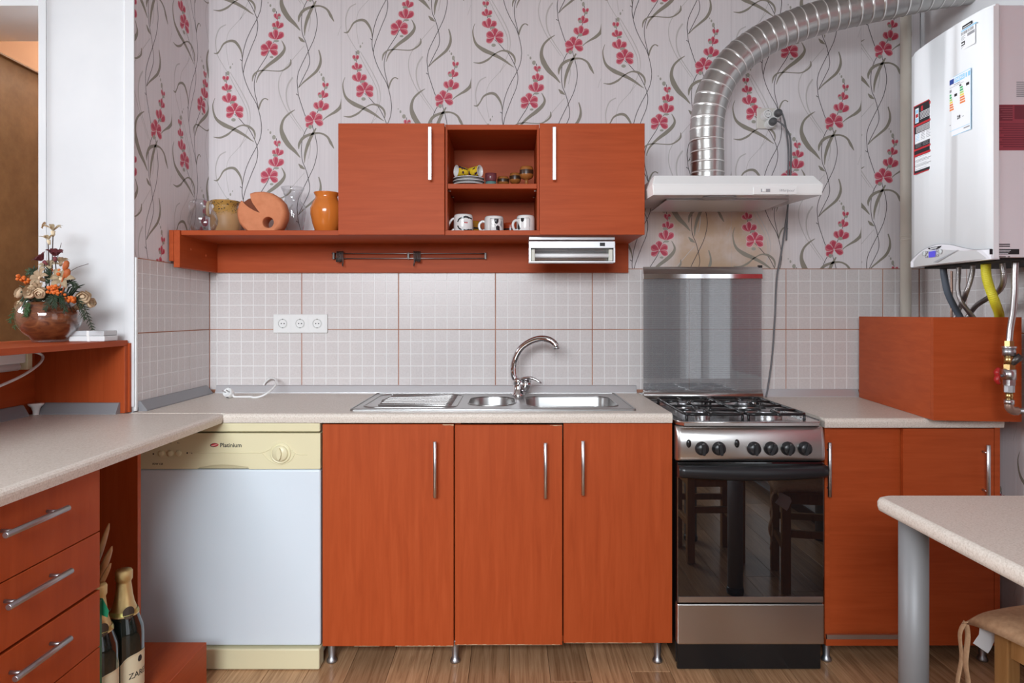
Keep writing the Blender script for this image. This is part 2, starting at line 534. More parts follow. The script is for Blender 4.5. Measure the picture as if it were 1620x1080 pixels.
# ---------------------------------------------------------------- wallpaper
K = 4.904e-4                         # metres per digitised unit
PER = 1085                           # vertical repeat in those units
SW = 1113                            # strip width in those units
STEMS = [
 [(205,970),(250,1015),(285,1055),(320,1085),(360,1155),(393,1235),(402,1305),(388,1385),(355,1465),(320,1555),(293,1630),(278,1700)],
 [(435,0),(425,80),(393,160),(345,250),(305,340),(280,430),(270,500),(268,560),(278,620),(300,700),(340,790),(385,870),(410,940),(428,1020),(435,1085)],
 [(540,350),(495,440),(475,480),(430,550),(395,610),(375,680),(372,740),(380,800),(395,860),(410,930)],
 [(850,1060),(825,1085),(795,1145),(778,1215),(775,1295),(785,1375),(810,1435),(830,1505),(845,1585),(838,1645),(805,1715),(770,1785),(750,1830)],
 [(870,-40),(872,0),(890,60),(908,150),(908,220),(885,320),(850,400),(820,460),(780,540),(750,610),(738,680),(742,740),(748,800),(775,890),(815,1000),(850,1040)],
 [(130,610),(140,760),(165,860),(190,920)], [(560,90),(572,200),(560,300)], [(965,660),(975,740),(950,850),(905,970)],
 [(250,503),(260,508),(270,518)], [(730,795),(738,803),(748,806)],
]
LEAVES = [
 ([(22,1165),(81,1170),(144,1143),(198,1098),(261,1066),(315,1071),(360,1102),(378,1143),(374,1188)], [3,16,18,8,12,20,18,14,3]),
 ([(36,832),(18,891),(27,963),(54,1017),(117,1062),(198,1098),(279,1143),(342,1188),(369,1206)], [3,9,15,24,36,30,22,10,3]),
 ([(25,448),(55,450),(80,420),(110,370),(160,345),(205,350),(240,390),(262,440),(268,490)], [3,15,10,14,20,24,20,12,3]),
 ([(605,340),(632,400),(612,450),(560,500),(500,545),(450,590),(410,640),(388,700)], [4,18,30,32,26,18,13,4]),
 ([(682,500),(682,540),(650,575),(600,600),(530,600),(460,595),(400,605),(365,640),(355,690)], [6,16,14,10,8,8,12,16,4]),
 ([(490,848),(465,835),(440,850),(420,890),(410,940)], [10,8,12,14,4]),
 ([(720,931),(666,967),(621,1017),(603,1089),(621,1161),(666,1233),(720,1287),(765,1341)], [4,16,19,28,44,40,26,5]),
 ([(1053,1264),(1026,1215),(994,1161),(936,1132),(864,1138),(792,1170),(756,1224),(752,1269)], [4,24,17,14,20,26,22,4]),
 ([(900,1089),(864,1152),(828,1233),(806,1314),(801,1386)], [10,24,28,19,3]),
 ([(750,308),(775,335),(805,355)], [4,28,4]),
 ([(922,420),(938,480),(935,540),(905,600),(850,650),(790,700),(755,740)], [9,15,24,24,18,12,4]),
 ([(1118,830),(1112,900),(1070,945),(1020,975),(975,1005),(945,1035)], [5,28,26,15,8,5]),
]
GHOSTS = [
 ([(130,205),(75,240),(45,320),(45,400),(60,470),(110,560),(150,620)], [9,11,10,8,6,5,4]),
 ([(320,70),(240,170),(160,260),(135,340),(135,430),(155,550)], [4]*6),
 ([(165,610),(230,720),(290,830),(330,930),(335,1040),(300,1140),(250,1250)], [5,7,8,8,6,5,4]),
 ([(150,620),(210,740),(270,850),(312,950),(318,1060)], [4,6,6,6,4]),
 ([(800,385),(700,500),(610,610),(580,700),(590,800),(640,920),(700,1010),(770,1110)], [4,5,6,7,8,7,5,4]),
 ([(700,655),(660,720),(645,800),(660,900),(720,1010),(790,1110),(840,1200)], [14,14,12,10,7,5,4]),
 ([(1180,100),(1120,200),(1085,300)], [3,3,3]),
 ([(840,1140),(850,1250),(835,1350)], [8,9,4]),
]
def flower5(cx, cy, r, rot=0.0):
    out = []
    for k, (ang, ln, wd) in enumerate(((90, .98, .36), (26, .98, .37), (-30, 1.0, .31), (210, 1.0, .31), (154, .95, .37))):
        out.append((cx, cy, ang + rot, r * ln, r * wd))
    return out
def cup(cx, cy, w, h, rot=0.0):
    return [(cx + w*0.02, cy + h*0.42, 132 + rot, w*0.64, w*0.19), (cx, cy + h*0.42, 90 + rot, h*0.95, w*0.17), (cx + w*0.02, cy + h*0.42, 46 + rot, w*0.66, w*0.20)]
def bud(cx, cy, w, h, rot=0.0):
    return [(cx, cy + h*0.45, 112 + rot, h*0.95, w*0.24), (cx, cy + h*0.45, 68 + rot, h*0.95, w*0.24)]
SPIKES = [
 dict(f=flower5(205, 950, 82), c=[cup(155, 835, 128, 95), cup(140, 742, 92, 70, 8), bud(128, 668, 62, 58)], g=[(148, 620, 17, 24), (168, 570, 9, 16), (186, 542, 5, 10)], s=[(195, 1018, 24, 18), (185, 868, 26, 14), (158, 770, 28, 12), (126, 682, 18, 14)]),
 dict(f=flower5(500, 420, 82, 2), c=[cup(555, 295, 135, 98), cup(570, 210, 102, 74), bud(568, 136, 66, 60)], g=[(540, 82, 20, 24), (510, 42, 10, 16), (490, 18, 5, 9)], s=[(520, 482, 20, 12), (560, 345, 30, 12), (550, 236, 26, 16), (585, 145, 12, 18)]),
 dict(f=flower5(882, 1025, 84, 8), c=[cup(935, 900, 136, 98, -6), cup(955, 802, 92, 72, -4), bud(977, 726, 54, 60, -5)], g=[(962, 668, 15, 26), (945, 632, 9, 15), (930, 610, 5, 9)], s=[(850, 1078, 20, 22), (935, 930, 26, 18), (935, 815, 20, 20), (985, 742, 18, 16)]),
]
def print_bm():
    """one repeat of the printed motif as flat shapes: layers in mm above the paper"""
    shapes = []                      # (list of 2d points, layer, material)
    def ribbon(pts, ws, layer, m):
        c = bez([(a, b, 0) for a, b in pts], 5)
        n = len(pts) - 1
        wl_ = []
        for i in range(len(c)):
            t = i / 5.0; k = min(int(t), n - 1); fr = t - k
            wl_.append(ws[k] * (1 - fr) + ws[k+1] * fr)
        L_, R_ = [], []
        for i in range(len(c)):
            a = c[max(i-1, 0)]; b = c[min(i+1, len(c)-1)]
            t = (b - a); t = t.normalized() if t.length > 0 else Vector((1, 0, 0))
            nrm = Vector((-t.y, t.x, 0)) * wl_[i] * 0.5
            L_.append(c[i] + nrm); R_.append(c[i] - nrm)
        for i in range(len(c)-1):
            shapes.append(([L_[i], L_[i+1], R_[i+1], R_[i]], layer, m))
    for pts, ws in GHOSTS:
        ribbon(pts, ws, 0, 1)
    for pts in STEMS:
        ribbon(pts, [5.5]*len(pts), 1, 2)
    for pts, ws in LEAVES:
        ribbon(pts, ws, 2, 3)
    def petal(p, layer):
        cx, cy, ang, ln, wd = p
        a = math.radians(ang)
        dx, dy = math.cos(a), -math.sin(a)
        prof = [(0.06, 0.10), (0.25, 0.50), (0.5, 0.92), (0.72, 1.0), (0.88, 0.72), (0.99, 0.16)]
        def pt(t, s): return Vector((cx + dx*ln*t - dy*wd*s, cy + dy*ln*t + dx*wd*s, 0))
        out = [pt(t, s) for t, s in prof] + [pt(t, -s) for t, s in reversed(prof)]
        shapes.append(([pt(t*1.05 - 0.01, s_*1.22) for t, s_ in prof] + [pt(t*1.05 - 0.01, -s_*1.22) for t, s_ in reversed(prof)], layer, 8))
        shapes.append((out, layer + 1, 5))
        shapes.append(([pt(t*0.88 + 0.02, s*0.78) for t, s in prof] + [pt(t*0.88 + 0.02, -s*0.40) for t, s in reversed(prof)], layer + 2, 4))
    def ell(cx, cy, a, b, layer, m):
        shapes.append(([Vector((cx + a*math.cos(t*0.5236), cy + b*math.sin(t*0.5236), 0)) for t in range(12)], layer, m))
    for s in SPIKES:
        for j, p in enumerate(s['f']): petal(p, 4 + 3*j)
        for q in s['c']:
            for j, p in enumerate(q): petal(p, 4 + 3*(0, 2, 1)[j])
        for (cx, cy, a, b) in s['s']: ell(cx, cy, a*0.8, b*0.8, 16, 6)
        for (cx, cy, a, b) in s['g']: ell(cx, cy, a*0.8, b*0.8, 3, 6)
        ell(s['f'][0][0], s['f'][0][1], 7, 7, 20, 8)
    return shapes
SHAPES = print_bm()
PAPER_MATS = [M_PAPER, M_PGHOST, M_PSTEM, M_PLEAF, M_PRED, M_PPINK, M_PSEPAL, M_PSEAM, M_PLINE]
def paper_strip(u0, u1, z0, z1, phase):
    """local frame: x along the wall from the strip's own edge, z up (world), -y out of the wall.
    phase: world z of the left spike's big flower"""
    mb = MB()
    bm = mb.bm
    nrep = 8
    for rep in range(-nrep, nrep):
        zoff = phase + rep * PER * K + 950 * K      # z of unit y=0
        if zoff < z0 - 1.0 or zoff - 2000*K > z1 + 0.2:
            continue
        for pts, layer, m in SHAPES:
            zs = [zoff - p.y*K for p in pts]; xs = [(p.x - 5)*K for p in pts]
            if max(zs) < z0 or min(zs) > z1 or max(xs) < u0 or min(xs) > u1:
                continue
            f = bm.faces.new([bm.verts.new((xx, -0.00035 - layer*0.00004, zz)) for xx, zz in zip(xs, zs)])
            f.material_index = m
    for co, no in (((u0, 0, 0), (-1, 0, 0)), ((u1, 0, 0), (1, 0, 0)), ((0, 0, z0), (0, 0, -1)), ((0, 0, z1), (0, 0, 1))):
        bmesh.ops.bisect_plane(bm, geom=list(bm.verts) + list(bm.edges) + list(bm.faces), plane_co=co, plane_no=no, clear_outer=True, dist=1e-6)
    # faces are flat print: make every normal point out of the wall
    for f in bm.faces:
        f.normal_update()
        if f.normal.y > 0: f.normal_flip()
    b2 = MB()
    b2.box(u0, u1 - 0.0012, -0.0002, 0.004, z0, z1, m=0)
    b2.box(u1 - 0.0012, u1, 0.0002, 0.004, z0, z1, m=7)
    me_ = b2.mesh('tmp', PAPER_MATS)
    bm.from_mesh(me_); bpy.data.meshes.remove(me_)
    me = bpy.data.meshes.new('wallpaper_strip'); bm.to_mesh(me); bm.free()
    for q in PAPER_MATS: me.materials.append(q)
    return me
SWM = 0.5446
ZT0 = 1.362
def strip_on(parent, M, *a):
    o = link('wallpaper_strip', paper_strip(*a), parent)
    o.matrix_local = M
seam0 = -0.7044
def zph(y): return PZ(y, YB)
back = [(-1, XL, None, 177), (0, None, None, 144), (1, None, None, 59), (2, None, None, 92), (3, None, None, 180)]
for k, lo, hi, yph in back:
    ox = seam0 + k * SWM
    strip_on(wb, Matrix.Translation((ox, YB, 0)), (lo - ox) if lo is not None else 0.0, SWM, ZT0, ZC - 0.002, zph(yph))
ox = PX(1235, YB)
strip_on(wb, Matrix.Translation((ox, YB, 0)), seam0 + 4*SWM - ox, XR - ox, ZT0, ZC - 0.002, zph(66))
# left stub wall, facing +X: local x -> +Y, local -y -> +X
ML = lambda y: Matrix.Translation((XL, y, 0)) @ Matrix.Rotation(math.radians(90), 4, 'Z')
strip_on(wl, ML(2.548), 0.0, YB - 2.548, ZT0, ZC - 0.002, 1.762)
strip_on(wl, ML(2.548 - SWM), YS - (2.548 - SWM) + 0.002, SWM, ZT0, ZC - 0.002, 1.86)
# right wall, low part beside the base cabinet, facing -X: local x -> -Y
MR = lambda y: Matrix.Translation((XR, y, 0)) @ Matrix.Rotation(math.radians(-90), 4, 'Z')
strip_on(wr, MR(2.86), 0.0, SWM, 0.001, 0.845, 0.42)
strip_on(wr, MR(2.86 - SWM), 0.0, SWM, 0.001, 0.845, 0.65)
strip_on(wr, MR(2.86 - 2*SWM), 0.0, SWM, 0.001, 0.845, 0.15)

# ---------------------------------------------------------------- wall tiles
TW, TH, TG = 0.405, 0.2535, 0.0042
CELL_X, CELL_Z = TW/8, TH/5
tile_cache = {}
def tile_mesh(u0, u1, v0, v1):
    """tile cut to u0..u1 x v0..v1 of the full face; mosaic squares stand proud of the white lines"""
    key = tuple(round(q, 4) for q in (u0, u1, v0, v1))
    if key in tile_cache: return tile_cache[key]
    mb = MB()
    g = TG/2
    a0, a1, b0, b1 = u0 + g, u1 - g, v0 + g, v1 - g
    mb.box(a0, a1, -0.0055, 0.004, b0, b1, m=1)
    ln = 0.0017
    for i in range(8):
        for j in range(5):
            c0, c1 = max(i*CELL_X + ln, a0 + 0.0006), min((i+1)*CELL_X - ln, a1 - 0.0006)
            d0, d1 = max(j*CELL_Z + ln, b0 + 0.0006), min((j+1)*CELL_Z - ln, b1 - 0.0006)
            if c1 - c0 < 0.004 or d1 - d0 < 0.004: continue
            y0, y1 = -0.0056, -0.0064
            e = 0.0006
            q = [(c0, y0, d0), (c1, y0, d0), (c1, y0, d1), (c0, y0, d1)]
            t = [(c0+e, y1, d0+e), (c1-e, y1, d0+e), (c1-e, y1, d1-e), (c0+e, y1, d1-e)]
            mb.poly(t, 0)
            for k in range(4):
                mb.poly([q[k], q[(k+1) % 4], t[(k+1) % 4], t[k]], 0)
    tile_cache[key] = mb.mesh('tile', [M_TILE, M_TILELINE])
    return tile_cache[key]
ZG = 1.1064
rows = [(ZG - TH, 0.001, TH), (ZG, 0.0, TH)]
def tile_run(parent, MF, start, lo, hi):
    k = math.floor((lo - start) / TW + 1e-6)
    while start + k*TW < hi - 0.006:
        a = start + k*TW
        u0, u1 = max(lo - a, 0.0), min(hi - a, TW)
        if u1 - u0 > 0.012:
            for (z, v0, v1) in rows:
                link('tile', tile_mesh(u0, u1, v0, v1), parent).matrix_local = MF @ Matrix.Translation((a, 0, z))
        k += 1
tile_run(wb, Matrix.Translation((0, YB, 0)), -0.8686, XL + 0.0065, XR - 0.007)
tile_run(wl, ML(0), 2.684, YS + 0.012, YB - 0.006)
tile_run(wr, MR(0), -(YB - 0.30), -(YB - 0.006), -1.6)
MB().box(XL, XR, YB - 0.0042, YB + 0.0035, 0.843, ZG + TH + 0.0015).build('grout', M_GROUT, wb)
MB().box(XL - 0.0035, XL + 0.0042, YS + 0.012, YB - 0.0043, 0.843, ZG + TH + 0.0015).build('grout', M_GROUT, wl)
MB().box(XR - 0.0042, XR + 0.0035, 1.6, YB - 0.0043, 0.843, ZG + TH + 0.0015).build('grout', M_GROUT, wr)
# white plaster reveal on the tiled corner of the stub
MB().box(XL - 0.002, XL + 0.0075, YS + 0.001, YS + 0.0115, 0.845, 1.362, r=0.0012).build('tile_edge_trim', M_WPLASTIC, wl)

# ============================================================ FURNITURE
YF = 2.25          # worktop front edge
ZW = 0.843         # main worktop top
ZW2 = 0.827        # right worktop top
def bullnose(mb, fn, a0, a1, zt, th, depth=0.02, m=0):
    """postformed edge; fn(d, z, a) -> point, d measured backwards from the edge"""
    r = 0.013
    prof = [(depth, zt - th), (0.003, zt - th)]
    for k in range(5):
        a = math.radians(-20 + 110*k/4)
        prof.append((r - r*math.cos(a) if a > 0 else 0.0004, zt - r + r*math.sin(a)))
    prof.append((depth, zt))
    mb.prism(prof, fn, a0, a1, m=m)

# ---- worktops
mb = MB()
SINK = (-0.541, 0.430, 2.305, 2.785)
mb.plate([(XL + 0.008, YF + 0.02), (0.5375, YF + 0.02), (0.5375, 2.852), (XL + 0.008, 2.852)],
         [[(-0.165, 2.36), (0.395, 2.36), (0.395, 2.70), (-0.165, 2.70)]], ZW - 0.031, ZW)
bullnose(mb, lambda d, z, a: (a, YF + d, z), -0.944, 0.5375, ZW, 0.031)
mb.box(XL + 0.008, -0.9445, YF + 0.0105, YF + 0.0199, ZW - 0.031, ZW)
o = mb.build('worktop', M_TOP)
tag(o, 'beige speckled worktop along the back wall holding the steel sink', 'worktop')
mb = MB()
mb.box(-1.60, -0.964, 0.45, YF - 0.0006, ZW - 0.031, ZW)
bullnose(mb, lambda d, z, a: (-0.944 - d, a, z), 0.45, YF - 0.0006, ZW, 0.031)
mb.box(-1.60, -0.964, YF - 0.0004, YF + 0.0098, ZW - 0.031, ZW - 0.001)
o = mb.build('worktop', M_TOP)
tag(o, 'beige speckled peninsula worktop over the drawers at left', 'worktop')
mb = MB()
mb.box(1.040, 1.632, YF + 0.02, 2.852, ZW2 - 0.031, ZW2)
bullnose(mb, lambda d, z, a: (a, YF + d, z), 1.040, 1.632, ZW2, 0.031)
o = mb.build('worktop', M_TOP)
tag(o, 'short beige worktop right of the cooker under the wooden box', 'worktop')

# ---- sealing strips along the worktops
def seal(fn, a0, a1, z, label, m=M_ALU, h=0.032, d=0.022):
    mb = MB()
    prof = [(0, 0), (d, 0), (d, 0.004), (0.009, h - 0.003), (0.006, h), (0, h)]
    mb.prism([(p, q + z) for p, q in prof], fn, a0, a1)
    o = mb.build('sealing_strip', m)
    tag(o, label, 'strip', 'sealing strips on the worktops')
    return o
YT = 2.853
M_STRIPG = mat('grey_strip', (0.235, 0.235, 0.25), 0.4)
M_STRIPL = mat('pale_metal_strip', (0.66, 0.66, 0.68), 0.35, metal=0.6)
seal(lambda p, q, a: (a, YT - p, q), -1.221, 0.528, ZW, 'pale metal strip between back wall tiles and sink worktop', M_STRIPL)
o = seal(lambda p, q, a: (XL + 0.0068 + p, a, q), 2.305, 2.815, ZW, 'grey strip along the left side wall tiles on the worktop', M_STRIPG, 0.034, 0.030)
seal(lambda p, q, a: (a, YT - p, q), 1.052, 1.452, ZW2, 'pale metal strip behind the cooker-side worktop left of the box', M_STRIPL)
seal(lambda p, q, a: (a, 2.2535 - p, q), -1.535, -1.285, ZW, 'grey strip along the end panel of the raised bar shelf', M_STRIPG, 0.036, 0.026)
seal(lambda p, q, a: (-1.5665 + p, a, q), 0.6, 2.19, ZW, 'grey strip along the back of the raised bar shelf', M_STRIPG, 0.036, 0.026)
mb = MB()
mb.lathe([(0.009, 0), (0.010, 0.012), (0.014, 0.024), (0.023, 0.032), (0.024, 0.037), (0, 0.037)], (-1.541, 2.222, ZW + 0.0005), n=8)
o = mb.build('strip_corner_cap', M_WPLASTIC)
tag(o, 'white plastic corner cap between the two grey bar strips', 'cap')

# ---- bar handle
def handle(parent, c, axis, length, out, r=0.0062, post=0.028, m=None, square=False, name='handle', gap=0.35):
    """c: centre on the door face; out: unit vector away from the door"""
    m = m or M_ALU
    c = Vector(c); ax = Vector(axis); out = Vector(out)
    mb = MB()
    a = c + out*post - ax*length/2; b = c + out*post + ax*length/2
    if square:
        side = ax.cross(out)
        Mx = Matrix((side, out, ax)).transposed().to_4x4(); Mx.translation = (a + b)/2
        mb.box(-0.0062, 0.0062, -0.004, 0.004, -length/2, length/2, r=0.0012, seg=2, mat=Mx)
    else:
        mb.tube([a, a + ax*0.001, b - ax*0.001, b], [r*0.8, r, r, r*0.8], n=14)
    h = mb.build(name, m, parent)
    for s in (-1, 1):
        q = c + ax*length*gap*s
        MB().tube([q + out*0.0005, q + out*(post - 0.003)], r*0.62, n=10).build('handle_post', m, h)
    return h

def foot(parent, x, y, ztop, label=None):
    mb = MB()
    mb.lathe([(0, 0.001), (0.0165, 0.001), (0.0175, 0.006), (0.014, 0.013), (0.0105, 0.018), (0.0135, ztop - 0.004), (0.015, ztop - 0.0005), (0, ztop - 0.0005)], (x, y, 0), n=20)
    return mb.build('leg', M_ALUDK, parent)

# ---- base cabinets under the sink
def base_cabinet(x0, x1, doors, label, feet, ztop=0.8115):
    r_ = root('base_cabinet', ((x0+x1)/2, 2.55, 0), label, 'cabinet', 'cherry laminate base cabinets')
    mb = MB()
    zb = 0.078
    mb.box(x0 + 0.001, x0 + 0.018, 2.282, 2.83, zb, ztop - 0.0005).box(x1 - 0.018, x1 - 0.001, 2.282, 2.83, zb, ztop - 0.0005)
    mb.box(x0 + 0.018, x1 - 0.018, 2.282, 2.83, zb, zb + 0.018).box(x0 + 0.018, x1 - 0.018, 2.815, 2.83, zb + 0.018, ztop - 0.12)
    mb.build('carcass', M_WOODV, r_)
    for (a, b, z0, z1, hx, hz0, hz1, chips) in doors:
        d = MB().box(a, b, 2.262, 2.2805, z0, z1, r=0.0012, seg=1).build('door', M_WOODV, r_)
        handle(d, (hx, 2.262, (hz0+hz1)/2), (0, 0, 1), hz1 - hz0, (0, -1, 0))
        cm = MB()
        for (ca, cb, cz, ch) in chips:
            n = max(2, int((cb - ca)/0.006))
            pts = [(ca + (cb-ca)*i/n, cz + ch*random.random()) for i in range(n+1)]
            if ch > 0: poly = [(ca, cz - 0.0002)] + pts + [(cb, cz - 0.0002)]
            else: poly = [(ca, cz + 0.0002)] + pts + [(cb, cz + 0.0002)]
            cm.prism(poly, lambda u, v, h: (u, 2.2617 + h, v), -0.0003, 0.001)
        if chips: cm.build('chipped_edge', M_CHIP, d)['kind'] = 'stuff'
    for (fx, fy) in feet:
        foot(r_, fx, fy, 0.077)
    return r_
def dX(x): return PX(x, 2.262)
def dZ(y): return PZ(y, 2.262)
base_cabinet(dX(509.5), dX(718.6),
    [(dX(510), dX(717.6), dZ(1022), dZ(671), PX(688, 2.235), PZ(787, 2.235), PZ(698, 2.235), [(dX(625), dX(716), dZ(1021.8), 0.003), (dX(700), dX(717.6), dZ(671.2), -0.004), (dX(560), dX(600), dZ(1021.8), 0.0015)])],
    'single door cherry base cabinet beside the dishwasher', [(PX(525, 2.30), 2.30), (PX(525, 2.30), 2.76), (dX(712), 2.76)])
base_cabinet(dX(719.4), dX(1064.5),
    [(dX(719.8), dX(889.6), dZ(1020), dZ(672), PX(863, 2.235), PZ(788, 2.235), PZ(700, 2.235), [(dX(722), dX(886), dZ(1019.8), 0.0026), (dX(870), dX(889.6), dZ(672.2), -0.003)]),
     (dX(891.6), dX(1063.5), dZ(1017), dZ(669.5), PX(922.5, 2.235), PZ(783, 2.235), PZ(697, 2.235), [(dX(895), dX(1015), dZ(1016.8), 0.0018)])],
    'two door cherry base cabinet under the sink next to the cooker', [(PX(720, 2.30), 2.30), (PX(1040, 2.30), 2.30), (PX(720, 2.30), 2.76), (dX(1040), 2.76)])

# ---- dishwasher
DX0, DX1, DY = PX(220, 2.258), PX(507, 2.258), 2.258
r_ = root('dishwasher', ((DX0+DX1)/2, 2.5, 0), 'white dishwasher with cream control panel under the worktop corner', 'dishwasher')
MB().box(DX0 + 0.004, DX1 - 0.004, 2.30, 2.83, 0.03, 0.8115).build('body', M_WENAMEL, r_)
MB().box(DX0, DX1, DY, 2.299, 0.0735, PZ(742.5, DY), r=0.007, seg=3).build('door', M_WENAMEL, r_)
MB().box(DX0 + 0.002, DX1 - 0.002, DY + 0.001, 2.2995, PZ(683.0, DY), 0.8105, r=0.004).build('top_rail', M_CREAM, r_)
MB().box(DX0 + 0.02, DX1, DY - 0.014, 2.299, 0.002, 0.0695, r=0.004).build('plinth', M_CREAM, r_)
zp0, zp1 = PZ(741.2, DY), PZ(685.0, DY)
# control panel with the arched hand grip cut out of its lower edge
mb = MB()
def dx(x): return PX(x, DY)
def dz(y): return PZ(y, DY)
poly = [(DX0, zp1), (DX0, zp0), (dx(313), zp0), (dx(316), dz(738.5)), (dx(335), dz(735.5)), (dx(350), dz(734.3)), (dx(368), dz(735)), (dx(384), dz(737)), (dx(393), dz(738)), (dx(395), zp0 - 0.001), (DX1, zp0), (DX1, zp1)]
mb.prism(poly, lambda u, v, h: (u, DY - 0.003 + h, v), 0, 0.041)
cp = mb.build('control_panel', M_CREAM, r_)
MB().box(dx(312), dx(396), DY + 0.002, DY + 0.006, zp0 + 0.0005, dz(733)).build('hand_grip', M_CREAMD, cp)
MFP = frame((0, DY - 0.0031, 0), 'cam')
RY = Matrix.Rotation(math.radians(90), 4, 'X')          # lathe axis +z -> -y
kx, kz = dx(444.5), dz(716)
mb = MB().lathe([(0.0345, 0), (0.0345, 0.003), (0.0315, 0.005), (0.030, 0.003), (0.026, 0.003), (0.026, 0.010), (0.024, 0.013), (0, 0.013)], (kx, DY - 0.003, kz), n=40, M=RY)
kn = mb.build('programme_knob', M_CREAM, cp)
mb = MB(); g_ = [(-0.0075, 0), (-0.0055, 0.012), (-0.002, 0.019), (0.002, 0.019), (0.0055, 0.012), (0.0075, 0), (0.0055, -0.012), (0.002, -0.019), (-0.002, -0.019), (-0.0055, -0.012)]
mb.prism(g_, lambda u, v, h: (kx + u, DY - 0.0155 - h, kz + v), 0, 0.009)
mb.build('knob_grip', M_CREAM, kn)
for k, bx in enumerate((256.5, 270.5, 283.5)):
    MB().lathe([(0.0105, 0), (0.0105, 0.003), (0.009, 0.006), (0.006, 0.0075), (0, 0.008)], (dx(bx), DY - 0.003, dz(716.5)), n=24, M=RY).build('push_button', M_CREAM, cp)
# relief line across the panel, swelling round the knob
mb = MB()
cl = bez([(dx(300), 0, dz(715.5)), (dx(340), 0, dz(715.6)), (dx(400), 0, dz(715.6)), (dx(416), 0, dz(715)), (dx(428), 0, dz(710))], 6)
mb.tube([(p.x, DY - 0.0034, p.z) for p in cl], 0.0014, n=6)
cl = bez([(dx(462), 0, dz(711)), (dx(470), 0, dz(717.5)), (dx(486), 0, dz(719))], 6)
mb.tube([(p.x, DY - 0.0034, p.z) for p in cl], 0.0014, n=6)
cl = bez([(dx(416), 0, dz(716.5)), (dx(428), 0, dz(728)), (dx(444), 0, dz(734)), (dx(460), 0, dz(728)), (dx(466), 0, dz(718))], 6)
mb.tube([(p.x, DY - 0.0034, p.z) for p in cl], 0.0016, n=6)
mb.build('relief_line', M_CREAM, cp)
mb = MB()
add_text(mb, 'Platinium', 0.0195, MFP @ Matrix.Translation((dx(348.5), dz(706.8), 0)), m=0, bold=0.0003)
add_text(mb, 'FDW 12E', 0.0085, MFP @ Matrix.Translation((dx(242), dz(734.6), 0)), m=0, bold=0.0002)
for bx, s in ((267, 'Mod'), (281, 'Rst')):
    add_text(mb, s, 0.0055, MFP @ Matrix.Translation((dx(bx), dz(701), 0)), m=0)
mb.lathe([(0, 0.0002), (0.0028, 0.0002)], (dx(243.5), DY - 0.0034, dz(717.5)), n=10, M=RY)
for bx in (297, 304):
    mb.lathe([(0, 0.0002), (0.0028, 0.0002)], (dx(bx), DY - 0.0034, dz(716)), n=10, M=RY)
mb.build('lettering', M_INK, cp)['kind'] = 'stuff'
mb = MB()
el = lambda cx, cz, a, b, sh: [(cx + a*math.cos(t*0.3927) + sh*b*math.sin(t*0.3927), cz + b*math.sin(t*0.3927)) for t in range(16)]
mb.prism(el(dx(339.5), dz(703.5), 0.0135, 0.0066, 0.3), lambda u, v, h: (u, DY - 0.0031 - h, v), 0, 0.0002, m=0)
mb.prism(el(dx(340.5), dz(703.3), 0.0125, 0.0052, 0.3), lambda u, v, h: (u, DY - 0.0031 - h, v), 0, 0.0004, m=1)
mb.prism([(dx(334), dz(704.5)), (dx(342), dz(702.2)), (dx(346), dz(702.3)), (dx(341), dz(704.2)), (dx(337), dz(705.4))], lambda u, v, h: (u, DY - 0.0031 - h, v), 0, 0.0006, m=2)
mb.build('emblem', [M_INK, M_RED, mat('emblem_pink', (0.75, 0.35, 0.33), 0.5)], cp)

# ---- drawer unit of the peninsula
FX = -0.97
r_ = root('drawer_unit', (-1.27, 1.05, 0), 'cherry drawer unit with bar handles under the peninsula worktop', 'drawer unit')
MB().box(-1.58, FX - 0.0195, 0.47, 1.610, 0.09, 0.8115).build('carcass', M_WOODV, r_)
MB().box(-1.54, FX - 0.06, 0.50, 1.58, 0.0, 0.0895).build('plinth', M_WOODV, r_)
for k, (z0, z1, hz, ya, yb) in enumerate(((0.658, 0.8065, 0.757, 1.275, 1.459), (0.525, 0.6555, 0.619, 1.283, 1.469), (0.385, 0.5185, 0.475, 1.300, 1.466), (0.095, 0.3825, 0.31, 1.30, 1.46))):
    d = MB().box(FX - 0.0185, FX, 0.475, 1.617, z0, z1, r=0.001, seg=1).build('drawer', M_WOODV, r_)
    handle(d, (FX, (ya+yb)/2, hz), (0, 1, 0), yb - ya, (1, 0, 0), m=M_ALUDK)

# ---- open corner unit between drawers and dishwasher
r_ = root('open_corner_unit', (-1.28, 1.87, 0), 'open cherry corner unit with a low box base beside the dishwasher', 'shelf unit')
ZB = 0.166
MB().box(-1.58, -0.928, 1.622, 2.092, 0.0, ZB, r=0.0012, seg=1).build('base_box', M_WOODD, r_)
MB().box(-1.58, -1.142, 2.094, 2.112, 0.0, 0.8115).build('end_panel', M_WOODV, r_)
MB().box(-1.1415, -1.1405, 2.094, 2.112, ZB + 0.001, 0.8115).build('edge_band', M_EDGE, r_)
MB().box(-1.60, -1.582, 1.622, 2.112, 0.0, 0.8115).build('back_panel', M_WOODV, r_)

# ---- raised bar shelf on the peninsula
ZS = 1.084
r_ = root('bar_shelf', (-1.43, 1.4, ZW), 'raised cherry bar shelf on the peninsula carrying the flowers', 'shelf')
MB().box(-1.60, -1.27, 0.60, 2.2725, ZS - 0.018, ZS, r=0.001, seg=1).build('board', M_WOODD, r_)
MB().box(-1.587, -1.568, 0.62, 2.2725, ZW + 0.001, ZS - 0.0185).build('back_panel', M_WOODD, r_)
MB().box(-1.5675, -1.272, 2.2545, 2.2725, ZW + 0.001, ZS - 0.0185).build('end_panel', M_WOODV, r_)
MB().box(-1.272, -1.271, 2.2545, 2.2725, ZW + 0.001, ZS - 0.0185).build('edge_band', M_EDGE, r_)
MB().box(-1.5675, -1.2645, 2.2735, 2.2835, ZW + 0.001, ZS - 0.010).build('rear_board', M_WOODV, r_)

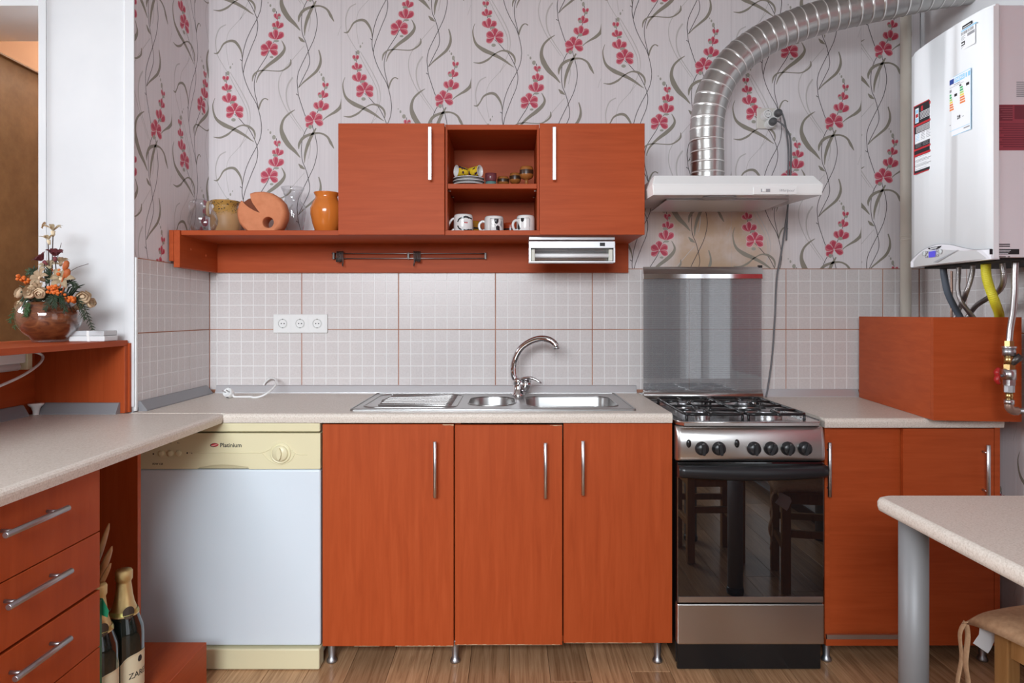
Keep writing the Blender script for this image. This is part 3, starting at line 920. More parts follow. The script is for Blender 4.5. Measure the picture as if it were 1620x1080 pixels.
# ---- right base cabinet with sliding doors
r_ = root('base_cabinet', (1.335, 2.55, 0), 'cherry base cabinet with two sliding doors behind the table', 'cabinet', 'cherry laminate base cabinets')
RX0, RX1 = 1.049, dX(1582)
zt = ZW2 - 0.0315
mb = MB()
mb.box(RX0, RX0 + 0.016, 2.272, 2.83, 0.072, zt).box(RX1 - 0.018, RX1, 2.262, 2.83, 0.072, zt)
mb.box(RX0 + 0.016, RX1 - 0.018, 2.272, 2.83, 0.072, 0.09).box(RX0 + 0.016, RX1 - 0.018, 2.30, 2.32, 0.09, zt).box(RX0 + 0.016, RX1 - 0.018, 2.815, 2.83, 0.09, zt)
mb.build('carcass', M_WOODH, r_)
d = MB().box(RX0 + 0.002, dX(1431), 2.283, 2.2985, 0.103, zt - 0.004).build('sliding_door', M_WOODH, r_)
handle(d, (PX(1313.5, 2.252), 2.283, PZ(743, 2.252)), (0, 0, 1), 0.18, (0, -1, 0))
d = MB().box(dX(1429), RX1 - 0.020, 2.262, 2.278, 0.0735, zt - 0.004).build('sliding_door', M_WOODH, r_)
handle(d, (PX(1563.5, 2.235), 2.262, PZ(747, 2.235)), (0, 0, 1), 0.18, (0, -1, 0))
MB().box(RX0 + 0.002, dX(1428), 2.260, 2.270, dZ(1010.5), dZ(1003.5)).build('bottom_rail', M_ALU, r_)
MB().box(RX0, dX(1428), 2.262, 2.2715, 0.0725, dZ(1011)).build('rail_board', M_WOODH, r_)
for fx, fy in ((1.072, 2.31), (1.60, 2.31), (1.075, 2.76), (1.60, 2.76)):
    foot(r_, fx, fy, 0.0715)

# ---- wooden box of two boards hiding the pipes
Bn = Vector((-0.075, -0.60, 0)).normalized()       # from the wall towards the camera
Bt = Vector((-Bn.y, Bn.x, 0))                      # along the front, to the right
p0 = Vector((1.445, 2.822, 0)); p1 = p0 + Bn*0.625
r_ = root('pipe_cover_box', (1.47, 2.45, ZW2), 'cherry laminate box below the boiler on the right worktop', 'box')
def slab(a, b, off, th, z0, z1):
    mb = MB(); t = (b - a).normalized(); n_ = Vector((-t.y, t.x, 0))
    q = [a + n_*off, b + n_*off, b + n_*(off+th), a + n_*(off+th)]
    lo = [(v.x, v.y) for v in q]
    mb.prism(lo, lambda u, v, h: (u, v, h), z0, z1)
    return mb
zb0, zb1 = ZW2 + 0.001, 1.161
slab(p0, p1 - Bn*0.019, 0, 0.018, zb0, zb1).build('side_panel', M_WOODD, r_)
slab(p1 - Bn*0.0, p1 + Bt*0.262, 0, 0.018, ZW2 + 0.001, zb1).build('front_panel', M_WOODH, r_)

# ---- wall shelf with its back board
r_ = root('wall_shelf', (-0.36, 2.84, 1.342), 'long cherry wall shelf under the wall cabinets, vases at its left', 'shelf')
ZH = 1.48
MB().box(-1.2125, 0.494, 2.520, 2.834, ZH - 0.018, ZH, r=0.001, seg=1).build('board', M_WOODH, r_)
MB().box(-1.2125, 0.494, 2.8345, 2.8525, 1.343, ZH - 0.0005).build('back_board', M_WOODH, r_)
e = MB().box(-1.236, -1.213, 2.512, 2.8525, 1.343, ZH, r=0.001, seg=1).build('end_panel', M_WOODD, r_)
MB().box(-1.2532, -1.2365, 2.512, 2.8525, 1.366, ZH, r=0.001, seg=1).build('outer_panel', M_WOODD, r_)
for (sy, sz) in ((2.60, 1.418), (2.73, 1.405)):
    MB().lathe([(0.0055, 0), (0.005, 0.001), (0, 0.0012)], (-1.2129, sy, sz), n=12, M=Matrix.Rotation(H90, 4, 'Y')).build('screw_cap', M_EDGE, e)

# ---- wall cabinets
UZ0, UZ1 = PZ(371, 2.50), PZ(195, 2.50)
def wall_cabinet(x0, x1, hx, label):
    r_ = root('wall_cabinet', ((x0+x1)/2, 2.68, ZH), label, 'cabinet', 'closed cherry wall cabinets')
    mb = MB(); z0, z1 = ZH + 0.0008, UZ1 - 0.003
    mb.box(x0 + 0.001, x0 + 0.017, 2.5195, 2.85, z0, z1).box(x1 - 0.017, x1 - 0.001, 2.5195, 2.85, z0, z1)
    mb.box(x0 + 0.017, x1 - 0.017, 2.5195, 2.85, z1 - 0.016, z1).box(x0 + 0.017, x1 - 0.017, 2.5195, 2.85, z0, z0 + 0.003).box(x0 + 0.017, x1 - 0.017, 2.838, 2.85, z0 + 0.003, z1 - 0.016)
    mb.build('carcass', M_WOODH, r_)
    d = MB().box(x0, x1, 2.50, 2.5185, UZ0, UZ1, r=0.001, seg=1).build('door', M_WOODH, r_)
    handle(d, (hx, 2.50, (PZ(200.5, 2.47) + PZ(284.5, 2.47))/2), (0, 0, 1), PZ(200.5, 2.47) - PZ(284.5, 2.47), (0, -1, 0), square=True, m=M_STRIPL, gap=0.38)
wall_cabinet(PX(535, 2.5), PX(703, 2.5), PX(680, 2.472), 'closed cherry wall cabinet above the shelf, left of the open shelves')
wall_cabinet(PX(854, 2.5), PX(1020, 2.5), PX(877, 2.472), 'closed cherry wall cabinet next to the extractor hood')
ux0, ux1 = PX(703, 2.5) + 0.001, PX(854, 2.5) - 0.001
r_ = root('open_wall_unit', ((ux0+ux1)/2, 2.68, ZH), 'open cherry shelf unit with cups between the two wall cabinets', 'shelf unit')
zt1 = PZ(197, 2.522); ZM = PZ(290.6, 2.53)
MB().box(ux0, ux0 + 0.008, 2.522, 2.85, ZH + 0.001, zt1).build('side_panel', M_WOODV, r_)
MB().box(ux1 - 0.008, ux1, 2.522, 2.85, ZH + 0.001, zt1).build('side_panel', M_WOODV, r_)
MB().box(ux0 + 0.008, ux1 - 0.008, 2.522, 2.85, zt1 - 0.019, zt1, r=0.001, seg=1).build('top_panel', M_WOODH, r_)
MB().box(ux0 + 0.009, ux1 - 0.009, 2.528, 2.838, ZM - 0.0185, ZM, r=0.001, seg=1).build('shelf_board', M_WOODH, r_)
MB().box(ux0 + 0.008, ux1 - 0.008, 2.8385, 2.85, ZH + 0.001, zt1 - 0.019).build('back_panel', M_WOODH, r_)
for sx in (ux0 + 0.008, ux1 - 0.018):
    for sy in (2.56, 2.70):
        MB().tube([(sx, sy, ZM - 0.0215), (sx + 0.010, sy, ZM - 0.0215)], 0.0025, n=8).build('shelf_peg', M_ALU, r_)

# ---- table
TZ = 0.73; TX0, TY1 = 0.886, 1.667
r_ = root('table', (1.30, 1.26, 0), 'beige speckled table with round grey metal legs at right', 'table')
mb = MB()
out = rrect(TX0, XR - 0.01, 0.85, TY1, 0.03)
n = len(out)
prof = [(-0.010, TZ - 0.034), (-0.002, TZ - 0.031), (0.0, TZ - 0.022), (0.0, TZ - 0.012), (-0.003, TZ - 0.004), (-0.010, TZ)]
cx_, cy_ = (TX0 + XR)/2, (0.85 + TY1)/2
rings = []
for off, z in prof:
    rings.append([mb.bm.verts.new((a + (off if a > cx_ else -off), b + (off if b > cy_ else -off), z)) for a, b in out])
for i in range(len(rings)-1):
    for j in range(n):
        f = mb.bm.faces.new((rings[i][j], rings[i][(j+1) % n], rings[i+1][(j+1) % n], rings[i+1][j])); f.smooth = True
mb.bm.faces.new(rings[-1]); mb.bm.faces.new(list(reversed(rings[0])))
mb.build('table_top', M_TOP, r_)
M_LEG = mat('grey_painted_metal', (0.25, 0.25, 0.257), 0.5, metal=0.25)
for lx, ly in ((0.947, 1.60), (0.94, 0.92), (1.62, 0.92), (1.62, 1.58)):
    l_ = MB().tube([(lx, ly, 0.03), (lx, ly, TZ - 0.0345)], 0.0315, n=32).build('leg', M_LEG, r_)
    MB().lathe([(0.034, 0.001), (0.036, 0.012), (0.033, 0.0295), (0, 0.0295)], (lx, ly, 0), n=24).build('foot_cap', M_BLACKPL, l_)

# ---- stools
M_STOOLW = wood('stool_pine', (9, 9, 0.8), (0.29, 0.135, 0.042), (0.36, 0.175, 0.06), (0.42, 0.215, 0.08))
M_CUSH = mat('tan_cushion_fabric', (0.50, 0.30, 0.17), 0.85)
noise_color(M_CUSH, [(0.3, (0.44, 0.255, 0.14)), (0.7, (0.56, 0.345, 0.20))], nscale=90, detail=3, bump=0.2)
def stool(loc, rz, label, cushion, s=0.135, zs=0.447, sq=0.168):
    r_ = root('stool', loc, label, 'stool', 'wooden stools at the table', rz=rz)
    MB().box(-sq, sq, -sq, sq, zs - 0.022, zs, r=0.006).build('seat', M_STOOLW, r_)
    for a in (-1, 1):
        for b in (-1, 1):
            MB().box(a*s - 0.018, a*s + 0.018, b*s - 0.018, b*s + 0.018, 0.0005, zs - 0.0225, r=0.003).build('leg', M_STOOLW, r_)
    for a in (-1, 1):
        MB().box(a*s - 0.010, a*s + 0.010, -s + 0.0185, s - 0.0185, 0.165, 0.195, r=0.003).build('stretcher', M_STOOLW, r_)
        MB().box(-s + 0.0185, s - 0.0185, a*s - 0.010, a*s + 0.010, 0.235, 0.265, r=0.003).build('stretcher', M_STOOLW, r_)
        MB().box(a*s - 0.010, a*s + 0.010, -s + 0.0185, s - 0.0185, zs - 0.07, zs - 0.023).build('apron', M_STOOLW, r_)
        MB().box(-s + 0.0185, s - 0.0185, a*s - 0.010, a*s + 0.010, zs - 0.07, zs - 0.023).build('apron', M_STOOLW, r_)
    if cushion:
        mb = MB(); N = 28; h = sq + 0.030
        g = {}
        for side in (1, -1):
            for i in range(N+1):
                for j in range(N+1):
                    u, v = -1 + 2*i/N, -1 + 2*j/N
                    e = (1 - u**4)*(1 - v**4)
                    edge = (i in (0, N) or j in (0, N))
                    pull = 1 - 0.05*(1 - max(abs(u), abs(v))**2) - 0.03*(1 - abs(u*v))
                    if edge and side == -1:
                        g[(side, i, j)] = g[(1, i, j)]; continue
                    zt_ = zs + 0.036*e**0.4 - 0.016*(abs(u*v))**4 + 0.003*math.sin(9*u+4*v)*e - 0.004
                    out_ = max(abs(u), abs(v))*h*pull > sq + 0.003
                    z = zt_ if side == 1 else (min(zt_ - 0.004, zs - 0.002) if out_ else zs + 0.0012)
                    if side == 1 and not out_: z = max(z, zs + 0.006)
                    g[(side, i, j)] = mb.bm.verts.new((u*h*pull, v*h*pull, z))
            for i in range(N):
                for j in range(N):
                    q = (g[(side, i, j)], g[(side, i+1, j)], g[(side, i+1, j+1)], g[(side, i, j+1)])
                    f = mb.bm.faces.new(q if side == 1 else q[::-1]); f.smooth = True
        c = mb.build('cushion', M_CUSH, r_)
        mb = MB()
        for k, (dx_, dy_, sw, ln) in enumerate(((-0.012, 0.004, 0.012, 0.20), (-0.004, -0.010, -0.006, 0.24))):
            base = Vector((-h + 0.006, h - 0.006, zs - 0.014))
            pts = [base, base + Vector((dx_, dy_, -0.03)), base + Vector((dx_*1.6 + sw, dy_*1.2, -0.09)), base + Vector((dx_*1.2 - sw*0.4, dy_, -0.15)), base + Vector((dx_*1.5 + sw, dy_*1.4, -ln))]
            mb.tube(bez(pts, 6), 0.0085, n=8, flat=0.28)
        mb.build('tie_ribbon', M_CUSH, c)
        mb = MB()
        mb.prism([(-0.150, 0.422), (-0.105, 0.400), (-0.100, 0.385), (-0.112, 0.356), (-0.120, 0.345), (-0.165, 0.375), (-0.150, 0.395)], lambda u, v, q: (u - 0.02, sq + 0.005 + q + (0.42 - v)*0.1, v + 0.012), 0, 0.001)
        mb.build('care_label', M_PAPERW, c)
    return r_
stool((1.322, 1.49, 0), math.radians(12), 'wooden stool with a tan tied cushion under the table', True)
stool((0.97, 1.13, 0), 0.0, 'bare wooden stool pushed under the table, mirrored in the oven door', False, s=0.118, zs=0.43, sq=0.142)

# ---- baseboard, curtains, wardrobe
o = MB().box(XR - 0.014, XR - 0.0008, 0.3, 2.85, 0.0005, 0.055, r=0.003).build('baseboard_right', M_DARKMETAL)
o.data.materials[0] = wood('dark_baseboard', (9, 0.6, 9), (0.05, 0.022, 0.012), (0.07, 0.03, 0.016), (0.09, 0.04, 0.02))
struct(o, 'dark brown baseboard along the right wall', 'baseboard')
M_WARD = mat('brown_fibreboard', (0.16, 0.065, 0.022), 0.5)
noise_color(M_WARD, [(0.3, (0.20, 0.085, 0.025)), (0.7, (0.33, 0.155, 0.055))], nscale=9, detail=8, rough=0.7)
r_ = root('wardrobe', (-2.1, 2.9, 0), 'tall brown wardrobe in the adjoining room at far left', 'wardrobe')
MB().box(-2.40, -1.83, 2.36, 3.3, 0.0, 2.098, r=0.002, seg=1).build('body', M_WARD, r_)
MB().box(-2.41, -1.815, 2.352, 3.31, 2.0985, 2.104).build('top_board', M_WARD, r_)
def curtain(name, pts_fn, z0, z1, m, label, nz=10):
    mb = MB(); N = 60; g = []
    for k in range(nz+1):
        z = z0 + (z1 - z0)*k/nz
        g.append([mb.bm.verts.new(pts_fn(i/N, z, k/nz)) for i in range(N+1)])
    for k in range(nz):
        for i in range(N):
            f = mb.bm.faces.new((g[k][i], g[k][i+1], g[k+1][i+1], g[k+1][i])); f.smooth = True
    bmesh.ops.solidify(mb.bm, geom=list(mb.bm.faces), thickness=0.0015)
    o = mb.build(name, m)
    tag(o, label, 'curtain'); return o
M_ORANGE = mat('orange_fabric', (0.62, 0.12, 0.02), 0.75)
noise_color(M_ORANGE, [(0.3, (0.50, 0.085, 0.014)), (0.7, (0.70, 0.15, 0.028))], scale=(1, 1, 14), nscale=9, detail=5, bump=0.6)
curtain('curtain', lambda t, z, k: (1.572 + 0.13*t, 2.075 + 0.010*math.sin(t*26 + k*1.2) + 0.002*math.sin(k*60), z), 0.838, 1.322, M_ORANGE, 'orange fabric curtain hanging beside the gas valve under the boiler', 30)
M_REDC = mat('red_sheer_fabric', (0.55, 0.03, 0.03), 0.7)
curtain('curtain', lambda t, z, k: (1.655 + 0.022*math.sin(t*66), 0.45 + 1.33*t, z), 0.76, 2.45, M_REDC, 'red curtain on the right wall above the table')

# ---- added globe light, hidden behind the white wall end, to brighten the next room
r_ = root('added_fill_globe', (-1.75, 3.15, 2.36), 'added unseen globe light brightening the adjoining room', 'lamp')
MB().tube([(-1.75, 3.15, 2.52), (-1.75, 3.15, ZC - 0.001)], 0.004, n=8).build('cord', M_WPLASTIC, r_)
M_GLOBE = mat('fill_globe', (0.9, 0.88, 0.8), 0.4)
nodes(M_GLOBE)[2].inputs['Emission Color'].default_value = (1.0, 0.86, 0.70, 1); nodes(M_GLOBE)[2].inputs['Emission Strength'].default_value = 110.0
MB().lathe([(0, 2.36)] + [(0.08*math.sin(math.radians(a)), 2.44 - 0.08*math.cos(math.radians(a))) for a in range(15, 166, 15)] + [(0, 2.521)], (-1.75, 3.15, 0), n=24).build('globe', M_GLOBE, r_)

# ============================================================ SINK AND TAP
r_ = root('sink', (-0.055, 2.545, ZW), 'stainless steel sink with two bowls and a ribbed drainer', 'sink')
zs = ZW + 0.0045
M_SINK = mat('sink_steel', (0.42, 0.415, 0.41), 0.33, metal=1.0)
bowl_a = rrect(-0.150, 0.022, 2.405, 2.665, 0.075, 7)
bowl_b = rrect(0.060, 0.385, 2.375, 2.675, 0.055, 7)
mb = MB()
mb.plate(rrect(SINK[0], SINK[1], SINK[2], SINK[3], 0.012, 3), [bowl_a, bowl_b], ZW + 0.0005, zs)
mb.build('rim_plate', M_SINK, r_)
mb = MB()
o_ = rrect(SINK[0] + 0.003, SINK[1] - 0.003, SINK[2] + 0.003, SINK[3] - 0.003, 0.012, 3)
mb.tube([(a, b, zs + 0.001) for a, b in o_ + o_[:1]], 0.0026, n=6, caps=False)
mb.build('rolled_edge', M_SINK, r_)
def bowl(loop, depth, cx, cy):
    mb = MB(); rings = []
    prof = [(1.0, zs + 0.0003), (0.985, zs - 0.006), (0.96, zs - depth*0.55), (0.93, zs - depth*0.88), (0.85, zs - depth*0.985), (0.6, zs - depth), (0.14, zs - depth - 0.003)]
    for s, z in prof:
        rings.append([mb.bm.verts.new((cx + (a-cx)*s, cy + (b-cy)*s, z)) for a, b in loop])
    k = len(loop)
    for i in range(len(rings)-1):
        for j in range(k):
            f = mb.bm.faces.new((rings[i][j], rings[i+1][j], rings[i+1][(j+1) % k], rings[i][(j+1) % k])); f.smooth = True
    mb.bm.faces.new(rings[-1])
    b = mb.build('bowl', M_SINK, r_)
    MB().lathe([(0.030, 0.001), (0.026, 0.004), (0.012, 0.001), (0, 0.001)], (cx, cy, zs - depth - 0.002), n=20).build('drain', M_CHROME, b)
bowl(bowl_a, 0.12, -0.064, 2.535)
bowl(bowl_b, 0.14, 0.2225, 2.525)
# raised lip of each bowl and drainer ribs
mb = MB()
for lp in (bowl_a, bowl_b):
    mb = MB(); mb.tube([(a, b, zs + 0.0008) for a, b in lp + lp[:1]], 0.0024, n=6, caps=False); mb.build('bowl_lip', M_SINK, r_)
tray = rrect(-0.512, -0.185, 2.36, 2.735, 0.05, 6)
mb = MB(); mb.tube([(a, b, zs + 0.0005) for a, b in tray + tray[:1]], 0.003, n=6, caps=False); mb.build('drainer_lip', M_SINK, r_)
for k in range(9):
    y = 2.395 + k*0.038
    MB().tube([(-0.475 + 0.02*abs(k-4)/4, y, zs + 0.0002), (-0.46, y, zs + 0.003), (-0.23, y, zs + 0.003), (-0.205, y, zs + 0.0002)], 0.0042, n=8).build('drainer_rib', M_SINK, r_)
r_ = root('tap', (0.035, 2.72, zs), 'chrome swan-neck mixer tap standing on the sink', 'tap')
mb = MB().lathe([(0.026, 0), (0.026, 0.006), (0.021, 0.010), (0.0205, 0.05), (0.022, 0.060), (0.018, 0.068), (0, 0.07)], (0.035, 2.72, zs + 0.0005), n=28)
mb.build('body', M_CHROME, r_)
pts = [P(815.5, 600, 2.72), P(812, 588, 2.72), P(814, 570, 2.72), P(823, 552, 2.71), P(837, 541, 2.70), P(853, 535.5, 2.69), P(868, 537, 2.68), P(877, 543, 2.675), P(880, 548, 2.672)]
MB().tube(bez(pts, 6), 0.0132, n=18).build('spout', M_CHROME, r_)
MB().tube([P(880.0, 548, 2.672), P(880.3, 551.8, 2.672)], 0.0118, n=16).build('aerator', M_ALU, r_)
mb = MB(); mb.tube([P(828, 617, 2.715), P(832, 608, 2.712), P(836, 599, 2.71)], [0.0215, 0.0215, 0.017], n=18); mb.build('cartridge', M_CHROME, r_)
mb = MB(); mb.tube(bez([P(822, 601, 2.70), P(832, 597.5, 2.69), P(844, 598.5, 2.68), P(857, 606, 2.67)], 6), [0.008, 0.011, 0.011, 0.012, 0.012, 0.012, 0.012, 0.012, 0.012, 0.0115, 0.011, 0.0105, 0.010, 0.0095, 0.009, 0.008, 0.007, 0.006, 0.004], n=12, flat=0.62); mb.build('lever', M_CHROME, r_)

# ============================================================ COOKER
CX0, CX1 = PX(1070, 2.235), PX(1304, 2.235)
CC = (CX0 + CX1)/2
r_ = root('cooker', (CC, 2.5, 0), 'stainless steel gas cooker with black glass oven door', 'cooker')
ZHB = 0.818
MB().box(CX0 + 0.004, CX1 - 0.004, 2.262, 2.80, 0.02, ZHB - 0.012).build('body', M_BLACK, r_)
MB().box(CX0 + 0.006, CX1 - 0.006, 2.246, 2.2615, 0.003, 0.0885, r=0.002, seg=1).build('plinth', M_BLACK, r_)
MB().box(CX0 + 0.002, CX1 - 0.002, 2.230, 2.2615, 0.0915, 0.2235, r=0.004).build('drawer', M_STEELB, r_)
dr = MB().box(CX0 + 0.002, CX1 - 0.002, 2.232, 2.2615, 0.2265, 0.686, r=0.003).build('oven_door', M_OVENGLASS, r_)
MB().box(CX0 + 0.006, CX1 - 0.006, 2.2295, 2.2315, 0.229, 0.2475, r=0.0006, seg=1).build('door_trim', M_STEELB, dr)
# bowed black handle
mb = MB(); sec = []
N = 24
for i in range(N+1):
    t = i/N; x = CX0 + 0.001 + (CX1 - CX0 - 0.002)*t
    bow = math.sin(math.pi*t)
    sec.append([(x, 2.231, 0.681), (x, 2.206 - 0.010*bow, 0.679), (x, 2.198 - 0.014*bow, 0.668), (x, 2.200 - 0.014*bow, 0.650 - 0.008*bow), (x, 2.212 - 0.008*bow, 0.641 - 0.009*bow), (x, 2.231, 0.640 - 0.008*bow)])
V = [[mb.bm.verts.new(p) for p in s] for s in sec]
for i in range(N):
    for j in range(6):
        f = mb.bm.faces.new((V[i][j], V[i][(j+1) % 6], V[i+1][(j+1) % 6], V[i+1][j])); f.smooth = True
mb.bm.faces.new(V[0]); mb.bm.faces.new(V[-1])
mb.build('oven_handle', M_BLACKPL, dr)
mb = MB()
prof = [(2.2615, 0.6925), (2.224, 0.6925), (2.2205, 0.696), (2.2195, 0.706), (2.2195, 0.735), (2.2205, 0.755), (2.2235, 0.772), (2.2285, 0.787), (2.2350, 0.798), (2.2420, 0.8030), (2.2615, 0.8030)]
xs_ = [(CX0, 0.012), (CX0 + 0.006, 0.004), (CX0 + 0.016, 0.0), (CX1 - 0.016, 0.0), (CX1 - 0.006, 0.004), (CX1, 0.012)]
V = [[mb.bm.verts.new((x, y + (q if y < 2.26 else 0), z)) for y, z in prof] for x, q in xs_]
for i in range(len(V)-1):
    for j in range(len(prof)-1):
        f = mb.bm.faces.new((V[i][j], V[i][j+1], V[i+1][j+1], V[i+1][j])); f.smooth = True
mb.bm.faces.new(V[0]); mb.bm.faces.new(V[-1])
cp = mb.build('control_panel', M_STEELB, r_)
zk = PZ(711, 2.2)
for k, kx_ in enumerate((1113, 1140, 1196, 1223, 1250, 1277)):
    x = PX(kx_, 2.2)
    kb = MB().lathe([(0.0225, 0), (0.0225, 0.003), (0.021, 0.005), (0.019, 0.016), (0.0165, 0.019), (0, 0.0195)], (x, 2.2198, zk), n=28, M=RY).build('knob', M_BLACKPL, cp)
    a = math.radians((0, 8, 0, -25, -15, -20)[k])
    ca, sa = math.cos(a), math.sin(a)
    mb = MB(); mb.prism([(u*ca - v*sa, u*sa + v*ca) for u, v in rrect(-0.005, 0.005, -0.019, 0.019, 0.0045, 4)], lambda u, v, h: (x + u, 2.2198 - 0.017 - h, zk + v), 0, 0.012)
    mb.build('knob_grip', M_BLACKPL, kb)
for bx in (1092, 1169):
    x = PX(bx, 2.2); z = PZ(703, 2.2)
    mb = MB().lathe([(0.0078, 0), (0.0078, 0.003), (0.006, 0.006), (0, 0.0065)], (0, 0, 0), n=20, M=RY)
    bmesh.ops.scale(mb.bm, verts=mb.bm.verts, vec=(1, 1, 1.75)); bmesh.ops.translate(mb.bm, verts=mb.bm.verts, vec=(x, 2.2198, z))
    mb.build('push_button', M_BLACK, cp)
# hob
mb = MB()
outer = [(CX0 + 0.002, 2.262), (CX0 + 0.022, 2.222), (CX1 - 0.022, 2.222), (CX1 - 0.002, 2.262), (CX1 - 0.002, 2.795), (CX0 + 0.002, 2.795)]
well = rrect(CX0 + 0.03, CX1 - 0.03, 2.262, 2.735, 0.05, 6)
mb.plate(outer, [well], ZHB - 0.011, ZHB)
mb.prism(well, lambda u, v, h: (u, v, h), ZHB - 0.0105, ZHB - 0.007)
hob = mb.build('hob_plate', M_STEEL, r_)
MB().tube([(a, b, ZHB + 0.0005) for a, b in outer + outer[:1]], 0.0025, n=6, caps=False).build('hob_edge', M_STEEL, hob)
for (bx, by, br) in ((0.662, 2.595, 0.030), (0.892, 2.595, 0.036), (0.668, 2.365, 0.026), (0.898, 2.365, 0.044)):
    b = MB().lathe([(br, 0), (br*1.02, 0.012), (br*0.9, 0.018), (0, 0.018)], (bx, by, ZHB - 0.0068), n=32).build('burner', M_ALU, hob)
    MB().lathe([(br*0.8, 0), (br*0.82, 0.006), (br*0.6, 0.009), (0, 0.0095)], (bx, by, ZHB + 0.0115), n=28).build('burner_cap', M_ALUDK, b)
# two cast grates
zg = ZHB + 0.019
for gx0, gx1, cxs in ((CX0 + 0.040, CC - 0.004, 0.665), (CC + 0.004, CX1 - 0.040, 0.895)):
    mb = MB()
    lp = rrect(gx0, gx1, 2.272, 2.722, 0.03, 4)
    mb.tube([(a, b, zg) for a, b in lp + lp[:1]], 0.0052, n=8, caps=False)
    g = mb.build('grate', M_BLACK, hob)
    for cy_ in (2.365, 2.595):
        for ax_, ay_ in ((-1, 0), (1, 0), (0, -1), (0, 1)):
            ex = (gx0 if ax_ < 0 else gx1) if ax_ else cxs
            ey = cy_ + ay_*0.105
            sx_, sy_ = cxs + ax_*0.022, cy_ + ay_*0.022
            MB().tube([(ex, ey, zg), (sx_ + ax_*0.01, sy_ + ay_*0.01, zg + 0.004), (sx_, sy_, zg - 0.002)], [0.0052, 0.0048, 0.003], n=8).build('grate_finger', M_BLACK, g)
    MB().tube([(gx0, 2.484, zg), (gx1, 2.484, zg)], 0.005, n=8).build('grate_bar', M_BLACK, g)
    for a, b in ((gx0 + 0.006, 2.280), (gx1 - 0.006, 2.280), (gx0 + 0.006, 2.714), (gx1 - 0.006, 2.714)):
        MB().tube([(a, b, ZHB - 0.0065), (a, b, zg)], 0.0045, n=8).build('grate_foot', M_BLACK, g)
# raised glass lid
M_LID = mat('smoked_lid_glass', (0.20, 0.21, 0.225), 0.025, spec=0.6, alpha=0.5, ior=2.1)
def lid_nodes():
    N, L, b = nodes(M_LID)
    tc = N.new('ShaderNodeTexCoord'); wv = N.new('ShaderNodeTexWave'); wv.bands_direction = 'Z'; wv.inputs['Scale'].default_value = 38.0
    mr = N.new('ShaderNodeMapRange'); mr.inputs[3].default_value = 0.44; mr.inputs[4].default_value = 0.54
    L.new(tc.outputs['Object'], wv.inputs[0]); L.new(wv.outputs['Fac'], mr.inputs[0]); L.new(mr.outputs[0], b.inputs['Alpha'])
lid_nodes()
LX0, LX1 = PX(1018, 2.765), PX(1205, 2.765)
ld = MB().box(LX0, LX1, 2.764, 2.768, PZ(621, 2.765), PZ(430, 2.765)).build('glass_lid', M_LID, r_)
tp = MB().box(LX0 - 0.001, LX1 + 0.001, 2.755, 2.775, PZ(441, 2.755), PZ(432.5, 2.755), r=0.002).build('lid_rail', M_CHROME, ld)
mb = MB(); mb.prism([(2.757, PZ(433, 2.755)), (2.775, PZ(433, 2.755)), (2.775, PZ(422.5, 2.775)), (2.770, PZ(422, 2.775))], lambda u, v, h: (h, u, v), LX0 - 0.0005, LX1 + 0.003)
mb.build('lid_rail_top', M_STEELB, ld)
MB().box(LX1 - 0.012, LX1 + 0.004, 2.768, 2.778, PZ(423.5, 2.77), PZ(419.5, 2.77)).build('lid_clip', M_BLACKPL, ld)
mb = MB(); mb.tube([(0.5392, 2.752, PZ(625.5, 2.752)), (LX1 - 0.004, 2.752, PZ(626, 2.752))], 0.0165, n=20)
mb.build('lid_hinge_rail', M_STEELB, r_)

# ============================================================ EXTRACTOR HOOD
HX0, HX1, HY = 0.503, 1.104, 2.40
r_ = root('extractor_hood', ((HX0+HX1)/2, 2.63, 1.59), 'slim white extractor hood above the cooker', 'extractor hood')
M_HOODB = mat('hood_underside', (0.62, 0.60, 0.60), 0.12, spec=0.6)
mb = MB()
zf0, zf1, ztop_ = 1.590, 1.627, 1.664
lo = [(HX0, HY), (HX1, HY), (HX1, 2.85), (HX0, 2.85)]
v0 = [mb.bm.verts.new((HX0 + 0.004, HY + 0.002, zf0)), mb.bm.verts.new((HX1 - 0.004, HY + 0.002, zf0)), mb.bm.verts.new((HX1 - 0.002, 2.85, zf0 + 0.022)), mb.bm.verts.new((HX0 + 0.002, 2.85, zf0 + 0.022))]
v1 = [mb.bm.verts.new((a, b, zf1)) for a, b in lo]
v2 = [mb.bm.verts.new((HX0 + 0.014, HY + 0.030, ztop_)), mb.bm.verts.new((HX1 - 0.022, HY + 0.030, ztop_)), mb.bm.verts.new((HX1 - 0.022, 2.85, ztop_)), mb.bm.verts.new((HX0 + 0.014, 2.85, ztop_))]
for A, B in ((v0, v1), (v1, v2)):
    for i in range(4):
        mb.bm.faces.new((A[i], A[(i+1) % 4], B[(i+1) % 4], B[i]))
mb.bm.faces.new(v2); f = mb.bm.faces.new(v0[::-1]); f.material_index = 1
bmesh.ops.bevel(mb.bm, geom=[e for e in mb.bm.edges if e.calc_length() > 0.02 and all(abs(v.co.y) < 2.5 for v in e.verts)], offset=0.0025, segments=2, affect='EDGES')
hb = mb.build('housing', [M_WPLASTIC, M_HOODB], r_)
def hz(y): return PZ(y, HY)
def hx(x): return PX(x, HY)
cpn = MB().box(hx(1192), hx(1260), HY - 0.0015, HY + 0.0008, hz(307.2), hz(295.6), r=0.0005, seg=1).build('control_strip', M_WPLASTIC, r_)
MB().box(hx(1203.5), hx(1218), HY - 0.0026, HY - 0.0016, hz(303.8), hz(298.8)).build('slide_slot', M_GREYPL, cpn)
MB().box(hx(1205.5), hx(1211), HY - 0.0055, HY - 0.0027, hz(303.6), hz(299.0), r=0.0006, seg=1).build('slide_switch', M_WPLASTIC, cpn)
